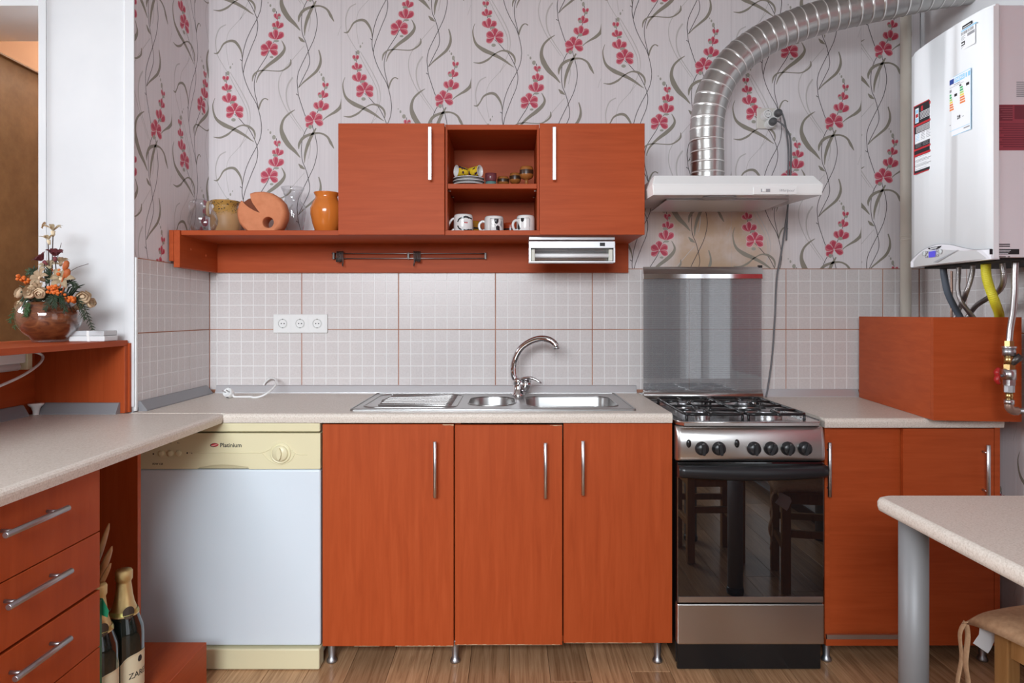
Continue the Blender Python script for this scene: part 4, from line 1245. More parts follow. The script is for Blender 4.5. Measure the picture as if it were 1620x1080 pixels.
mb = MB(); add_text(mb, 'Whirlpool', 0.0125, frame((hx(1232), HY - 0.0017, hz(303.2)), 'cam'), shear=0.35)
o = mb.build('lettering', M_GREYPL, cpn); o['kind'] = 'stuff'
mb = MB(); mb.prism(rrect(-0.058, 0.058, -0.03, 0.03, 0.025, 4), lambda u, v, h: (0.755 + u, 2.455 + v, zf0 + 0.0015 + h), -0.004, -0.0005)
mb.build('lamp_cover', M_GREYPL, r_)
MB().box(0.58, 1.03, 2.52, 2.80, 1.5905, 1.5945).build('grease_filter', mat('filter_mesh', (0.55, 0.54, 0.54), 0.35, metal=0.6), r_)

# ---- flexible duct
M_DUCT = mat('duct_aluminium', (0.50, 0.49, 0.475), 0.33, metal=1.0)
M_DUCTB = mat('duct_seam', (0.86, 0.85, 0.83), 0.38, metal=0.7)
pts = [P(1119, 277, 2.62), P(1119, 250, 2.62), P(1118, 215, 2.62), P(1121.5, 175, 2.62), P(1135, 134, 2.62), P(1161, 98, 2.62), P(1201, 67, 2.62), P(1252, 43, 2.61), P(1312, 24, 2.60), P(1372, 10, 2.58), P(1432, -3, 2.56), P(1490, -15, 2.55)]
last = pts[-1]; pts.append(Vector((1.7185, 2.545, last.z + 0.012)))
pts[0].z = 1.6645
cen = bez(pts, 40)
# even resampling
acc = [0.0]
for i in range(1, len(cen)): acc.append(acc[-1] + (cen[i]-cen[i-1]).length)
tot = acc[-1]; step = 0.0024; S = []; k = 0; d = 0.0
while d < tot:
    while acc[k+1] < d: k += 1
    t = (d - acc[k])/(acc[k+1]-acc[k]); S.append(cen[k].lerp(cen[k+1], t)); d += step
S.append(cen[-1])
rad = []; rm_ = []
for i in range(len(S)):
    d = i*step
    ph = (d % 0.0415)/0.0415
    bump = 0.0016 if ph < 0.12 else 0.0
    fine = 0.0007*math.sin(i*math.pi*0.9)
    rad.append(0.0625 + bump + fine); rm_.append(1 if ph < 0.12 else 0)
mb = MB(); mb.tube(S, rad, n=40, rings_m=rm_)
o = mb.build('exhaust_duct', [M_DUCT, M_DUCTB]); tag(o, 'ribbed aluminium exhaust duct bending from the hood to the right', 'duct')

# ============================================================ BOILER
BX, BY0, BY1, BZ0, BZ1 = 1.385, 1.97, 2.372, 1.330, 2.066
r_ = root('boiler', (1.55, 2.17, BZ0), 'white wall-hung gas boiler with stickers and small display', 'boiler')
M_BOIL = mat('boiler_white', (0.84, 0.86, 0.88), 0.22, coat=0.2)
M_BOILS = mat('boiler_side_shaded', (0.74, 0.71, 0.74), 0.18, coat=0.4)  # boiler white toned down, its shade and pinkish reflection put into the colour
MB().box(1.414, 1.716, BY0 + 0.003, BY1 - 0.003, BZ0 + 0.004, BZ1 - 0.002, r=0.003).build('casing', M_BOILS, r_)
# front cover, gently bowed and with rounded edges
mb = MB(); prof = []
N = 14
for i in range(N+1):
    t = i/N; y = BY1 - (BY1 - BY0)*t
    prof.append((BX + 0.010*(2*t-1)**4 + 0.006*(2*t-1)**2 - 0.004, y))
poly = prof + [(1.4125, BY0), (1.4125, BY1)]
mb.prism(poly, lambda u, v, h: (u, v, h), BZ0 + 0.002, BZ1, smooth=False)
bmesh.ops.bevel(mb.bm, geom=[e for e in mb.bm.edges if abs(e.verts[0].co.z - e.verts[1].co.z) < 1e-6 and e.verts[0].co.z > 2.0 and max(v.co.x for v in e.verts) < 1.41], offset=0.006, segments=3, affect='EDGES')
fc = mb.build('front_cover', M_BOIL, r_)
for f in fc.data.polygons: f.use_smooth = abs(f.normal.z) < 0.3 and f.normal.x < -0.5
MB().box(1.4128, 1.4138, BY0 + 0.001, BY1 - 0.001, BZ0 + 0.004, BZ1 - 0.002).build('cover_gap', M_GREYPL, r_)
# control flap: upper edge is a wave
FXb = BX - 0.0058
mb = MB()
wave = bez([(BY1 - 0.001, 0, 1.352), (2.345, 0, 1.363), (2.29, 0, 1.381), (2.24, 0, 1.391), (2.19, 0, 1.394), (2.13, 0, 1.386), (2.08, 0, 1.373), (2.03, 0, 1.362), (BY0 + 0.003, 0, 1.358)], 5)
poly = [(p.x, p.z) for p in wave] + [(BY0 + 0.003, BZ0 - 0.001), (BY1 - 0.001, BZ0 + 0.003)]
def bow(y):
    t = (BY1 - y)/(BY1 - BY0); return 0.010*(2*t-1)**4 + 0.006*(2*t-1)**2 - 0.004
mb.prism(poly, lambda u, v, h: (BX + bow(u) + h, u, v), -0.0035, 0.02)
flap = mb.build('control_flap', mat('flap_white', (0.80, 0.79, 0.83), 0.25), r_)
mb = MB(); mb.tube([(BX + bow(p.x) - 0.0028, p.x, p.z + 0.0006) for p in wave], 0.0011, n=6); mb.build('flap_seam', M_GREYPL, flap)
def yb(x): return BX*F/(x - 806)                 # depth on the front cover for a photo column
MFL = lambda y, z, out=0.0: frame((BX + bow(y) - out, y, z), 'left')
mb = MB(); mb.prism([(yb(1473), 1.356), (yb(1483), 1.356), (yb(1483), 1.3755), (yb(1473), 1.3755)], lambda u, v, h: (BX + bow(2.22) - 0.0036 - h, u, v), 0, 0.0012)
M_LCD = mat('lcd_display', (0.05, 0.04, 0.25), 0.15)
b_ = nodes(M_LCD)[2]; b_.inputs['Emission Color'].default_value = (0.10, 0.09, 0.75, 1); b_.inputs['Emission Strength'].default_value = 0.55
mb.build('display', M_LCD, flap)
for (px_, py_) in ((1468.5, 399), (1468.5, 406), (1486.5, 396.5), (1486.5, 404)):
    y = yb(px_); z = PZ(py_, y)
    MB().lathe([(0.0042, 0), (0.004, 0.0015), (0, 0.002)], (BX + bow(y) - 0.0034, y, z), n=16, M=Matrix.Rotation(-H90, 4, 'Y')).build('flap_button', M_GREYPL, flap)
for (px_, py_) in ((1464.5, 401), (1491, 398)):
    y = yb(px_); z = PZ(py_, y)
    MB().lathe([(0.0085, 0), (0.008, 0.002), (0, 0.0028)], (BX + bow(y) - 0.0034, y, z), n=18, M=Matrix.Rotation(-H90, 4, 'Y')).build('flap_dial', mat('dial_grey', (0.55, 0.58, 0.58), 0.4), flap)
mb = MB(); q = []
for t in range(9):
    a = math.pi*t/8; q.append((2.213 + 0.036*math.cos(a), 1.3885 - 0.0085*math.sin(a)))
mb.prism(q, lambda u, v, h: (BX + bow(u) - 0.0036 - h, u, v), 0, 0.0004, m=0)
add_text(mb, 'Immergas', 0.0098, MFL(2.235, 1.3822, 0.0043), m=1, bold=0.0002)
o = mb.build('badge', [M_INK, M_PAPERW], flap); o['kind'] = 'stuff'
mb = MB(); mb.prism([(yb(1480), PZ(414.5, yb(1480))), (yb(1486), PZ(415, yb(1486))), (yb(1520), PZ(395, yb(1520))), (yb(1517), PZ(396, yb(1517)))], lambda u, v, h: (BX + bow(u) - 0.0037 - h, u, v), 0, 0.0003)
mb.build('flap_stripe', M_GREYPL, flap)

# stickers on the front cover: built in a flat frame (x to the viewer's right = -Y)
def sticker(name, y_far, z_low, w, h, items, texts, mats, out=0.0006):
    """items: (x0,x1,y0,y1,layer,m) as fractions of w,h"""
    ym = y_far - w/2
    Mx = frame((BX + bow(ym) - out, y_far, z_low), 'left')
    mb = MB()
    for (a, b, c, d_, ly, m_) in items:
        rect(mb, Mx, a*w, b*w, c*h, d_*h, 0.00012*ly, m_)
    for (s, size, a, c, m_, ly, bold) in texts:
        add_text(mb, s, size, Mx @ Matrix.Translation((a*w, c*h, 0.00012*ly)), m=m_, bold=bold)
    o = mb.build(name, mats, fc); o['kind'] = 'stuff'
    # tilt to follow the bow
    return o
M_EUBLUE = mat('print_eu_blue', (0.02, 0.06, 0.30), 0.5); M_CYAN = mat('print_cyan', (0.30, 0.62, 0.86), 0.5)
M_GREEN = mat('print_green', (0.05, 0.42, 0.14), 0.5); M_LIME = mat('print_lime', (0.40, 0.62, 0.15), 0.5)
M_YEL = mat('print_yellow', (0.85, 0.65, 0.10), 0.5); M_ORG = mat('print_orange', (0.80, 0.22, 0.06), 0.5)
M_GRYINK = mat('print_grey', (0.30, 0.30, 0.32), 0.5)
# red and black notice
it = [(0, 1, 0, 1, 0, 1), (0.03, 0.97, 0.015, 0.985, 1, 2), (0.03, 0.97, 0.69, 0.72, 2, 1), (0.03, 0.97, 0.34, 0.37, 2, 1), (0.03, 0.97, 0.255, 0.285, 2, 1),
      (0.07, 0.21, 0.74, 0.95, 2, 0), (0.09, 0.19, 0.88, 0.93, 3, 3), (0.09, 0.19, 0.82, 0.87, 3, 1), (0.09, 0.19, 0.75, 0.81, 3, 3), (0.62, 0.94, 0.925, 0.965, 2, 1), (0.30, 0.38, 0.885, 0.955, 2, 1),
      (0.76, 0.94, 0.60, 0.69, 2, 0), (0.06, 0.92, 0.44, 0.585, 2, 0), (0.06, 0.70, 0.05, 0.25, 2, 0), (0.06, 0.70, 0.115, 0.12, 3, 2), (0.06, 0.70, 0.185, 0.19, 3, 2), (0.73, 0.94, 0.17, 0.25, 2, 0)]
for k in range(6): it.append((0.26, 0.88 - 0.08*(k % 3), 0.865 - 0.019*k, 0.872 - 0.019*k, 2, 0))
for k in range(5): it.append((0.10, 0.70, 0.670 - 0.018*k, 0.677 - 0.018*k, 2, 0))
for c in range(4):
    for k in range(5): it.append((0.09 + 0.21*c, 0.25 + 0.21*c - 0.02*(k % 2), 0.565 - 0.022*k, 0.572 - 0.022*k, 3, 3 if c == 0 else 4))
for c in range(3):
    for k in range(4): it.append((0.08 + 0.29*c, 0.32 + 0.29*c - 0.03*(k % 2), 0.425 - 0.020*k, 0.431 - 0.020*k, 2, 4))
for k in range(6): it.append((0.09, 0.62 - 0.1*(k % 2), 0.235 - 0.034*k, 0.240 - 0.034*k, 3, 4))
it += [(0.80, 0.90, 0.64, 0.67, 3, 1), (0.79, 0.86, 0.61, 0.63, 3, 1), (0.78, 0.88, 0.185, 0.21, 3, 1)]
sticker('warning_notice', yb(1446.7), 1.645, yb(1446.7) - yb(1487.5), 0.234, it, [], [M_PAPERW, M_RED, M_INK, M_CYAN, M_GRYINK])
# energy label
it = [(0, 1, 0, 1, 0, 2), (0.015, 0.985, 0.008, 0.992, 1, 0), (0.04, 0.28, 0.885, 0.97, 2, 1), (0.30, 0.74, 0.885, 0.97, 2, 2), (0.78, 0.84, 0.89, 0.965, 2, 2), (0.88, 0.97, 0.89, 0.965, 2, 2),
      (0.28, 0.55, 0.855, 0.866, 2, 8), (0.05, 0.70, 0.832, 0.838, 2, 8), (0.06, 0.18, 0.755, 0.80, 2, 8), (0.52, 0.60, 0.79, 0.815, 2, 7), (0.30, 0.42, 0.655, 0.70, 2, 7), (0.80, 0.93, 0.745, 0.79, 2, 7), (0.05, 0.14, 0.195, 0.21, 2, 8), (0.05, 0.95, 0.095, 0.102, 2, 2), (0.7, 0.95, 0.055, 0.075, 2, 8)]
for c in (0.05, 0.54):
    for k, m_ in enumerate((3, 3, 4, 5, 6, 6, 6)):
        yy = (0.695 if c < 0.3 else 0.745) - 0.042*k
        it.append((c, c + 0.12 + 0.018*k, yy, yy + 0.030, 2, m_))
tx = [('ENERG', 0.0135, 0.32, 0.905, 0, 3, 0.0002), ('28', 0.0155, 0.42, 0.255, 7, 3, 0.0004), ('kW', 0.005, 0.64, 0.26, 8, 3, 0.0)]
sticker('energy_label', yb(1501), 1.724, yb(1501) - yb(1538), 0.184, it, tx, [M_PAPERW, M_EUBLUE, M_CYAN, M_GREEN, M_LIME, M_YEL, M_ORG, M_INK, M_GRYINK])
# bar-code sticker
it = [(0, 1, 0, 0.92, 0, 0), (0.35, 0.85, 0.93, 1.08, 0, 1), (0.40, 0.80, 0.97, 1.0, 1, 0), (0, 1.08, 0.84, 0.90, 1, 2), (0.02, 0.50, 0.20, 0.38, 1, 1), (0.13, 0.46, 0.25, 0.31, 2, 0), (0.62, 0.98, 0.50, 0.63, 1, 3)]
x_ = 0.05
random.seed(3)
while x_ < 0.92:
    w_ = 0.008 + 0.018*random.random(); it.append((x_, x_ + w_, 0.68, 0.81, 1, 1)); x_ += w_ + 0.012 + 0.02*random.random()
for k in range(4): it.append((0.03, 0.52 - 0.08*(k % 2), 0.60 - 0.05*k, 0.62 - 0.05*k, 1, 3))
for k in range(3): it.append((0.03, 0.46 - 0.1*k, 0.14 - 0.045*k, 0.155 - 0.045*k, 1, 3))
sticker('barcode_sticker', yb(1512.5), 1.975, yb(1512.5) - yb(1544), 0.068, it, [], [M_PAPERW, M_INK, M_CYAN, M_GRYINK])
# prints on the side that faces the room
MS = frame((0, BY0 + 0.0026, 0), 'cam')
M_NOTE = mat('maroon_notice', (0.30, 0.055, 0.075), 0.4); M_NOTET = mat('maroon_notice_text', (0.17, 0.03, 0.045), 0.5); M_NOTEL = mat('maroon_notice_light', (0.46, 0.14, 0.16), 0.5)
def sx_(x): return PX(x, BY0)
def sz_(y): return PZ(y, BY0)
mb = MB()
rect(mb, MS, sx_(1572), 1.555, sz_(237.5), sz_(165), 0.0, 0)
rect(mb, MS, sx_(1576), sx_(1603), sz_(190.5), sz_(166.5), 0.0001, 1); rect(mb, MS, sx_(1606), 1.552, sz_(188), sz_(166.5), 0.0001, 1)
for k in range(6): rect(mb, MS, sx_(1581 + (k*3) % 9), sx_(1603), sz_(169.6 + 3.6*k), sz_(169.0 + 3.6*k), 0.0002, 2)
for k in range(11): rect(mb, MS, sx_(1577 + (k*5) % 13), 1.545 - 0.01*(k % 3), sz_(196.4 + 3.6*k), sz_(194.6 + 3.6*k), 0.0002, 1)
mb.build('side_notice', [M_NOTE, M_NOTET, M_NOTEL], r_)['kind'] = 'stuff'
mb = MB()
for k in range(8): rect(mb, MS, sx_(1609), 1.55 - 0.006*(k % 3), sz_(130.2 + 3.2*k), sz_(128.6 + 3.2*k), 0.0, 0)
mb.build('side_print', M_GRYINK, r_)['kind'] = 'stuff'
mb = MB()
rect(mb, MS, sx_(1566.5), sx_(1613.5), sz_(402.2), sz_(393.6), 0.0, 0)
for k in range(3): rect(mb, MS, sx_(1576 + 2*k), sx_(1600 - 2*k), sz_(396.2 + 2.4*k), sz_(395.3 + 2.4*k), 0.0001, 1)
for k in range(2): rect(mb, MS, sx_(1581), sx_(1599), sz_(387 + 3*k), sz_(385.3 + 3*k), 0.0, 0)
rect(mb, MS, sx_(1578), sx_(1592), sz_(406.4), sz_(405.2), 0.0, 0); rect(mb, MS, sx_(1595.5), sx_(1599), sz_(406.4), sz_(405.2), 0.0, 0)
add_text(mb, 'X', 0.008, MS @ Matrix.Translation((sx_(1576), sz_(388.6), 0)), m=0)
mb.build('type_plate', [M_INK, M_PAPERW], r_)['kind'] = 'stuff'
MB().box(1.43, 1.70, BY0 + 0.02, BY1 - 0.02, BZ0 - 0.004, BZ0 + 0.0035).build('pipe_tray', M_BLACKMATTE, r_)

# ---- pipes below the boiler
def pipe(name, pts, r, m, label, cat='hose', n=14, rib=0.0, group='hoses and pipes under the boiler', ends=None, per=0.004):
    c = bez(pts, 12); 
    if rib:
        acc = [0.0]
        for i in range(1, len(c)): acc.append(acc[-1] + (c[i]-c[i-1]).length)
        S = []; k = 0; d = 0.0; st = per/4
        while d < acc[-1]:
            while acc[k+1] < d: k += 1
            t = (d - acc[k])/(acc[k+1]-acc[k]); S.append(c[k].lerp(c[k+1], t)); d += st
        rr = [r + rib*math.sin(i*math.pi/2 + 0.4) for i in range(len(S))]
        mb = MB().tube(S, rr, n=n)
    else:
        mb = MB().tube(c, r, n=n)
    o = mb.build(name, m); tag(o, label, cat, group); return o
M_HOSEG = mat('slate_hose', (0.085, 0.10, 0.125), 0.45)
M_HOSEY = mat('yellow_gas_hose', (0.62, 0.55, 0.03), 0.45)
M_BRAID = mat('corrugated_steel', (0.45, 0.43, 0.43), 0.36, metal=1.0)
M_COPPER = mat('dull_copper', (0.36, 0.24, 0.19), 0.4, metal=0.7)
M_BRASS = mat('brass', (0.55, 0.38, 0.16), 0.3, metal=1.0)
zin = 1.10
def chain(lst, d): return [P(x, y, d_) if isinstance(d_, float) else P(x, y, d) for x, y, d_ in [(q + (None,))[:3] if len(q) == 2 else q for q in lst]]
def top_z(p): p.z = BZ0 - 0.005; return p
def low(p): q = p.copy(); q.z = zin; return q
def run(lst, tail=None):
    pts = [P(*q) for q in lst]; pts[0].z = BZ0 - 0.0048
    pts.append(pts[-1] + Vector(tail or (0.012, 0.0, -0.06))); return pts
pipe('drain_hose', run([(1492.5, 416, 2.327), (1493.5, 435, 2.327), (1499, 462, 2.33), (1509, 484, 2.335), (1519, 502, 2.34)], (0.02, 0.005, -0.05)), 0.0108, M_HOSEG, 'dark slate hose under the boiler above the wooden box')
pipe('copper_pipe', run([(1505.5, 412, 2.46), (1505.5, 440, 2.46), (1505.5, 470, 2.46), (1505, 498, 2.46)], (0, 0, -0.02)), 0.0042, M_COPPER, 'thin copper pipe behind the dark slate hose', 'pipe')
pipe('corrugated_pipe', run([(1517, 414, 2.249), (1516, 440, 2.249), (1515.5, 458, 2.25), (1520, 476, 2.25), (1530, 490, 2.26), (1541, 503, 2.27)], (0.04, 0.005, -0.04)), 0.0072, M_BRAID, 'corrugated steel pipe curving right next to the dark slate hose', 'pipe', rib=0.0006)
pipe('corrugated_pipe', run([(1539, 413, 2.18), (1538, 432, 2.18), (1534, 448, 2.19), (1528, 464, 2.215), (1523.5, 476, 2.32)], (-0.01, 0.06, -0.10)), 0.0075, M_BRAID, 'corrugated steel pipe bending left beside the yellow hose', 'pipe', rib=0.0006)
pipe('gas_hose', run([(1559.5, 412, 2.115), (1560.5, 436, 2.115), (1565.5, 455, 2.12), (1574, 478, 2.13), (1581, 502, 2.225)], (0.005, 0.03, -0.06)), 0.0135, M_HOSEY, 'yellow ribbed gas hose under the boiler', rib=0.0006, per=0.005)
pipe('corrugated_pipe', run([(1585.5, 412, 2.078), (1588, 434, 2.078), (1587, 448, 2.10), (1579, 461, 2.16), (1560, 473, 2.24), (1545, 483, 2.31), (1535, 495, 2.37)], (-0.015, 0.03, -0.05)), 0.0078, M_BRAID, 'corrugated steel pipe looping left behind the yellow hose', 'pipe', rib=0.0006)
# gas line with valve in front of the box
r_ = root('gas_valve_line', P(1596, 650, 2.045), 'flexible steel gas line with red-handled brass valve in front of the box', 'valve')
pts = run([(1606.5, 412, 2.035), (1605.5, 440, 2.035), (1605, 465, 2.035), (1602.5, 495, 2.04), (1598.5, 520, 2.045)], (-0.004, 0.0, -0.042))
c = bez(pts, 14)
mb = MB().tube(c, [0.0088 + 0.0003*(i % 2) for i in range(len(c))], n=14); mb.build('flexible_pipe', M_BRAID, r_)
vx, vy = pts[-1].x, pts[-1].y
zv = pts[-1].z
def vz(y): return PZ(y, 2.045)
def ring(y0, y1, r, m, name, n=6):
    return MB().lathe([(0, 0), (r, 0), (r, vz(y0) - vz(y1)), (0, vz(y0) - vz(y1))], (vx, vy, vz(y1)), n=n, smooth=(n > 8)).build(name, m, r_)
ring(539, 548, 0.0135, M_BRASS, 'brass_nut')
ring(547.6, 550.5, 0.0195, M_ALU, 'union_ring', 24)
ring(550.5, 562, 0.0175, M_ALUDK, 'union_body', 20)
ring(562, 576, 0.014, M_BRASS, 'filter_body', 16)
MB().tube([(vx + 0.002, vy - 0.004, vz(575)), (vx + 0.022, vy - 0.02, vz(562))], 0.011, n=14).build('filter_branch', M_DARKMETAL, r_)
ring(576, 584, 0.0165, M_BRASS, 'brass_collar')
vb = ring(584, 600, 0.0185, M_ALU, 'valve_body', 18)
ring(600, 609, 0.0175, M_ALU, 'steel_collar')
ring(609, 620, 0.0145, M_ALUDK, 'steel_nut', 8)
ring(620, 632, 0.0105, M_BRASS, 'brass_neck', 14)
ring(632, 639, 0.0135, M_ALU, 'elbow_ring', 18)
el_ = bez([(vx, vy, vz(639)), (vx + 0.001, vy, vz(644)), (vx + 0.010, vy, vz(649)), (vx + 0.026, vy, vz(650))], 6)
MB().tube(el_, 0.0125, n=16).build('elbow', M_COPPER, r_)
MB().tube([el_[-1], (XR - 0.009, vy, vz(650))], 0.0095, n=14).build('wall_pipe', M_ALUDK, r_)
st = MB().tube([(vx - 0.017, vy, vz(594)), (vx - 0.042, vy - 0.004, vz(594.5))], 0.0045, n=10).build('valve_stem', M_ALUDK, vb)
M_VRED = mat('red_valve_handle', (0.35, 0.015, 0.015), 0.35)
mb = MB()
for s in (-1, 1):
    mb.tube(bez([(vx - 0.037, vy - 0.004, vz(594.3)), (vx - 0.041, vy - 0.005, vz(594.3) + s*0.012), (vx - 0.034, vy - 0.006, vz(594.3) + s*0.024)], 5), [0.010]*6 + [0.009, 0.008, 0.008, 0.007, 0.005], n=10, flat=0.6)
mb.build('valve_handle', M_VRED, st)

# ---- white riser pipe in the corner
M_PIPEW = mat('cream_painted_pipe', (0.66, 0.61, 0.53), 0.4)
r_ = root('riser_pipe', (PX(1433, 2.79), 2.79, ZW2), 'cream painted riser pipe in the corner behind the boiler', 'pipe')
MB().tube([(PX(1433, 2.79), 2.79, ZW2 + 0.001), (PX(1433, 2.79), 2.79, ZC - 0.001)], 0.0205, n=24).build('pipe', M_PIPEW, r_)
for yy in (373, 379):
    MB().lathe([(0.0208, -0.003), (0.0225, -0.002), (0.0225, 0.002), (0.0208, 0.003)], (PX(1433, 2.79), 2.79, PZ(yy, 2.79)), n=24).build('joint_ring', M_PIPEW, r_)

# ============================================================ SMALL THINGS
M_SOCKR = mat('socket_shadow_ring', (0.42, 0.42, 0.41), 0.4)  # shade of the socket recess drawn as a grey ring
# ---- socket faces
def socket_face(parent, x, y, z, r, mat_in=None):
    """round earthed socket facing the camera; y is the face of the plate"""
    d = MB().lathe([(r, -0.0004), (r, 0.0012), (r*0.92, 0.0018), (r*0.88, 0.0004), (r*0.80, 0.0002), (0, 0.0002)], (x, y, z), n=28, M=RY).build('socket_insert', M_WPLASTIC, parent)
    MB().lathe([(r*0.90, 0.0021), (r*0.80, 0.0021)], (x, y, z), n=28, M=RY).build('recess_shade_ring', M_SOCKR, d)
    for hx_ in (-0.30, 0.18):
        MB().lathe([(r*0.13, 0.0004), (0, 0.0006)], (x + hx_*r*1.2 + r*0.07, y, z), n=10, M=RY).build('pin_hole', M_INK, d)
    for s in (-1, 1):
        MB().box(x - 0.12*r, x + 0.12*r, y - 0.0022, y - 0.0003, z + s*r*0.86 - 0.0016, z + s*r*0.86 + 0.0016).build('earth_clip', M_DARKMETAL, d)
YP = YB - 0.0066
r_ = root('wall_socket', (PX(475, 2.845), YP, PZ(525, 2.845)), 'white triple power socket on the tiles above the left worktop', 'socket')
MB().box(PX(432.5, 2.845), PX(518, 2.845), YP - 0.011, YP - 0.0002, PZ(526.5, 2.845), PZ(497, 2.845), r=0.0022).build('plate', M_WPLASTIC, r_)
for sx in (447.5, 475, 502):
    MB().box(PX(sx - 13, 2.843), PX(sx + 13, 2.843), YP - 0.0122, YP - 0.0112, PZ(525, 2.843), PZ(499, 2.843), r=0.0004, seg=1).build('module_frame', M_WPLASTIC, r_)
    socket_face(r_, PX(sx, 2.843), YP - 0.0124, PZ(511.6, 2.843), 0.0205)
# socket with a three-way adapter beside the duct
r_ = root('wall_socket', (PX(1212, 2.85), YB - 0.003, PZ(203, 2.85)), 'cream wall socket with white three-way adapter right of the duct', 'socket')
MB().box(PX(1197.5, 2.85), PX(1228, 2.85), YB - 0.012, YB - 0.0012, PZ(203.5, 2.85), PZ(171, 2.85), r=0.003).build('plate', mat('cream_socket', (0.66, 0.62, 0.57), 0.4), r_)
mb = MB(); lob = []
cx_, cz_ = PX(1221.5, 2.82), PZ(185.5, 2.82)
for k in range(72):
    a = 2*math.pi*k/72
    rr = max(0.018 + 0.0, 0.0)
    best = 0
    for ang in (150, 35, 262):
        da = a - math.radians(ang); d_ = 0.0225; R_ = 0.0195
        disc = R_*R_ - (d_*math.sin(da))**2
        if disc > 0 and math.cos(da) > 0: best = max(best, d_*math.cos(da) + math.sqrt(disc))
    lob.append((cx_ + max(best, 0.019)*math.cos(a), cz_ + max(best, 0.019)*math.sin(a)))
mb.prism(lob, lambda u, v, h: (u, YB - 0.0125 - h, v), 0, 0.034)
ad = mb.build('adapter', M_WPLASTIC, r_)
ya = YB - 0.0468
for ang in (150, 35, 262):
    socket_face(r_, cx_ + 0.0225*math.cos(math.radians(ang)), ya, cz_ + 0.0225*math.sin(math.radians(ang)), 0.0165)
# two black plugs with grey cords
def grey_plug(ang, path, label):
    px_, pz_ = cx_ + 0.0225*math.cos(math.radians(ang)), cz_ + 0.0225*math.sin(math.radians(ang))
    r_ = root('power_plug', (px_, ya - 0.02, pz_), label, 'plug', 'grey plugs in the adapter by the duct')
    MB().lathe([(0, 0.0022), (0.0158, 0.0022), (0.0158, 0.016), (0.0135, 0.022), (0.009, 0.026), (0, 0.027)], (px_, ya, pz_), n=24, M=RY).build('plug_body', M_GREYDK, r_)
    c = bez([(px_ + 0.006, ya - 0.020, pz_ - 0.002)] + path, 10)
    MB().tube(c, 0.0036, n=8).build('cord', M_CORD, r_)
M_GREYDK = mat('dark_grey_plastic', (0.09, 0.09, 0.095), 0.4)
M_CORD = mat('grey_cord', (0.16, 0.16, 0.17), 0.5)
grey_plug(35, [P(1238, 181, 2.80), P(1243, 200, 2.81), P(1247, 235, 2.835), P(1247, 275, 2.84), P(1246, 330, 2.843), P(1244, 380, 2.843)], 'dark grey plug in the upper right adapter socket, short cord end below hood')
grey_plug(262, [P(1233, 193, 2.80), P(1244, 204, 2.80), P(1250.5, 222, 2.82), P(1251, 270, 2.835), P(1246, 330, 2.83), P(1236, 400, 2.83), P(1229, 440, 2.825), P(1226, 500, 2.825), P(1222, 560, 2.825), P(1216, 606, 2.82), P(1212, 628, 2.80)], 'dark grey plug in the lower adapter socket, long cord down to the worktop')

# ---- white cable and plug lying on the worktop
r_ = root('power_plug', (PX(362, 2.60), 2.60, ZW), 'white plug with a looped white cord lying on the worktop', 'plug')
wp = P(362, 627, 2.66); wp.z = ZW + 0.020
Mx = Matrix.Rotation(math.radians(62), 4, 'X') @ Matrix.Rotation(math.radians(-14), 4, 'Y')
mb = MB().lathe([(0, -0.012), (0.0165, -0.012), (0.0185, -0.006), (0.0185, 0.010), (0.017, 0.013), (0.015, 0.009), (0, 0.009)], wp, n=28, M=Mx)
pb = mb.build('plug_body', M_WPLASTIC, r_)
for s in (-1, 1):
    a = wp + Mx @ Vector((s*0.0085, 0, 0.008)); b = wp + Mx @ Vector((s*0.0085, 0, 0.030))
    MB().tube([a, b], 0.0024, n=8).build('pin', M_ALU, pb)
    q = wp + Mx @ Vector((0, s*0.0165, 0.004))
    MB().box(q.x - 0.004, q.x + 0.004, q.y - 0.002, q.y + 0.002, q.z - 0.004, q.z + 0.004).build('earth_clip', M_DARKMETAL, pb)
c = bez([wp + Vector((0.014, 0.0, -0.003)), P(372, 628, 2.66), P(390, 628.5, 2.66), P(410, 627.5, 2.665), P(425, 620, 2.68), P(436, 609, 2.73), P(436, 600, 2.79), P(428, 598, 2.82), P(420, 604, 2.8375), P(417, 609, 2.8385)], 8)
for p in c[:20]: p.z = max(p.z, ZW + 0.0055)
MB().tube(c, 0.0042, n=10).build('cord', M_WPLASTIC, r_)

# ---- rail with hooks under the shelf
r_ = root('hook_rail', (PX(647, 2.81), 2.82, 1.39), 'thin double metal hook rail on the board under the wall shelf', 'rail')
YRr = 2.818
for yy in (400.8, 408.5):
    MB().tube([(PX(525, YRr), YRr, PZ(yy, YRr)), (PX(769.5, YRr), YRr, PZ(yy, YRr))], 0.0022, n=8).build('rail_bar', M_BRAID, r_)
for xx in (528, 646, 768):
    for dz_ in (400.8, 404.6, 408.5):
        MB().tube([(PX(xx, YRr), YRr + 0.0025, PZ(dz_, YRr)), (PX(xx, YRr), 2.8343, PZ(dz_, YRr))], 0.0028, n=8).build('rail_mount', M_DARKMETAL, r_)
    MB().box(PX(xx - 1.6, YRr), PX(xx + 1.6, YRr), YRr - 0.004, YRr + 0.003, PZ(410, YRr), PZ(399.4, YRr), r=0.001, seg=1).build('rail_clamp', M_DARKMETAL, r_)
random.seed(5)
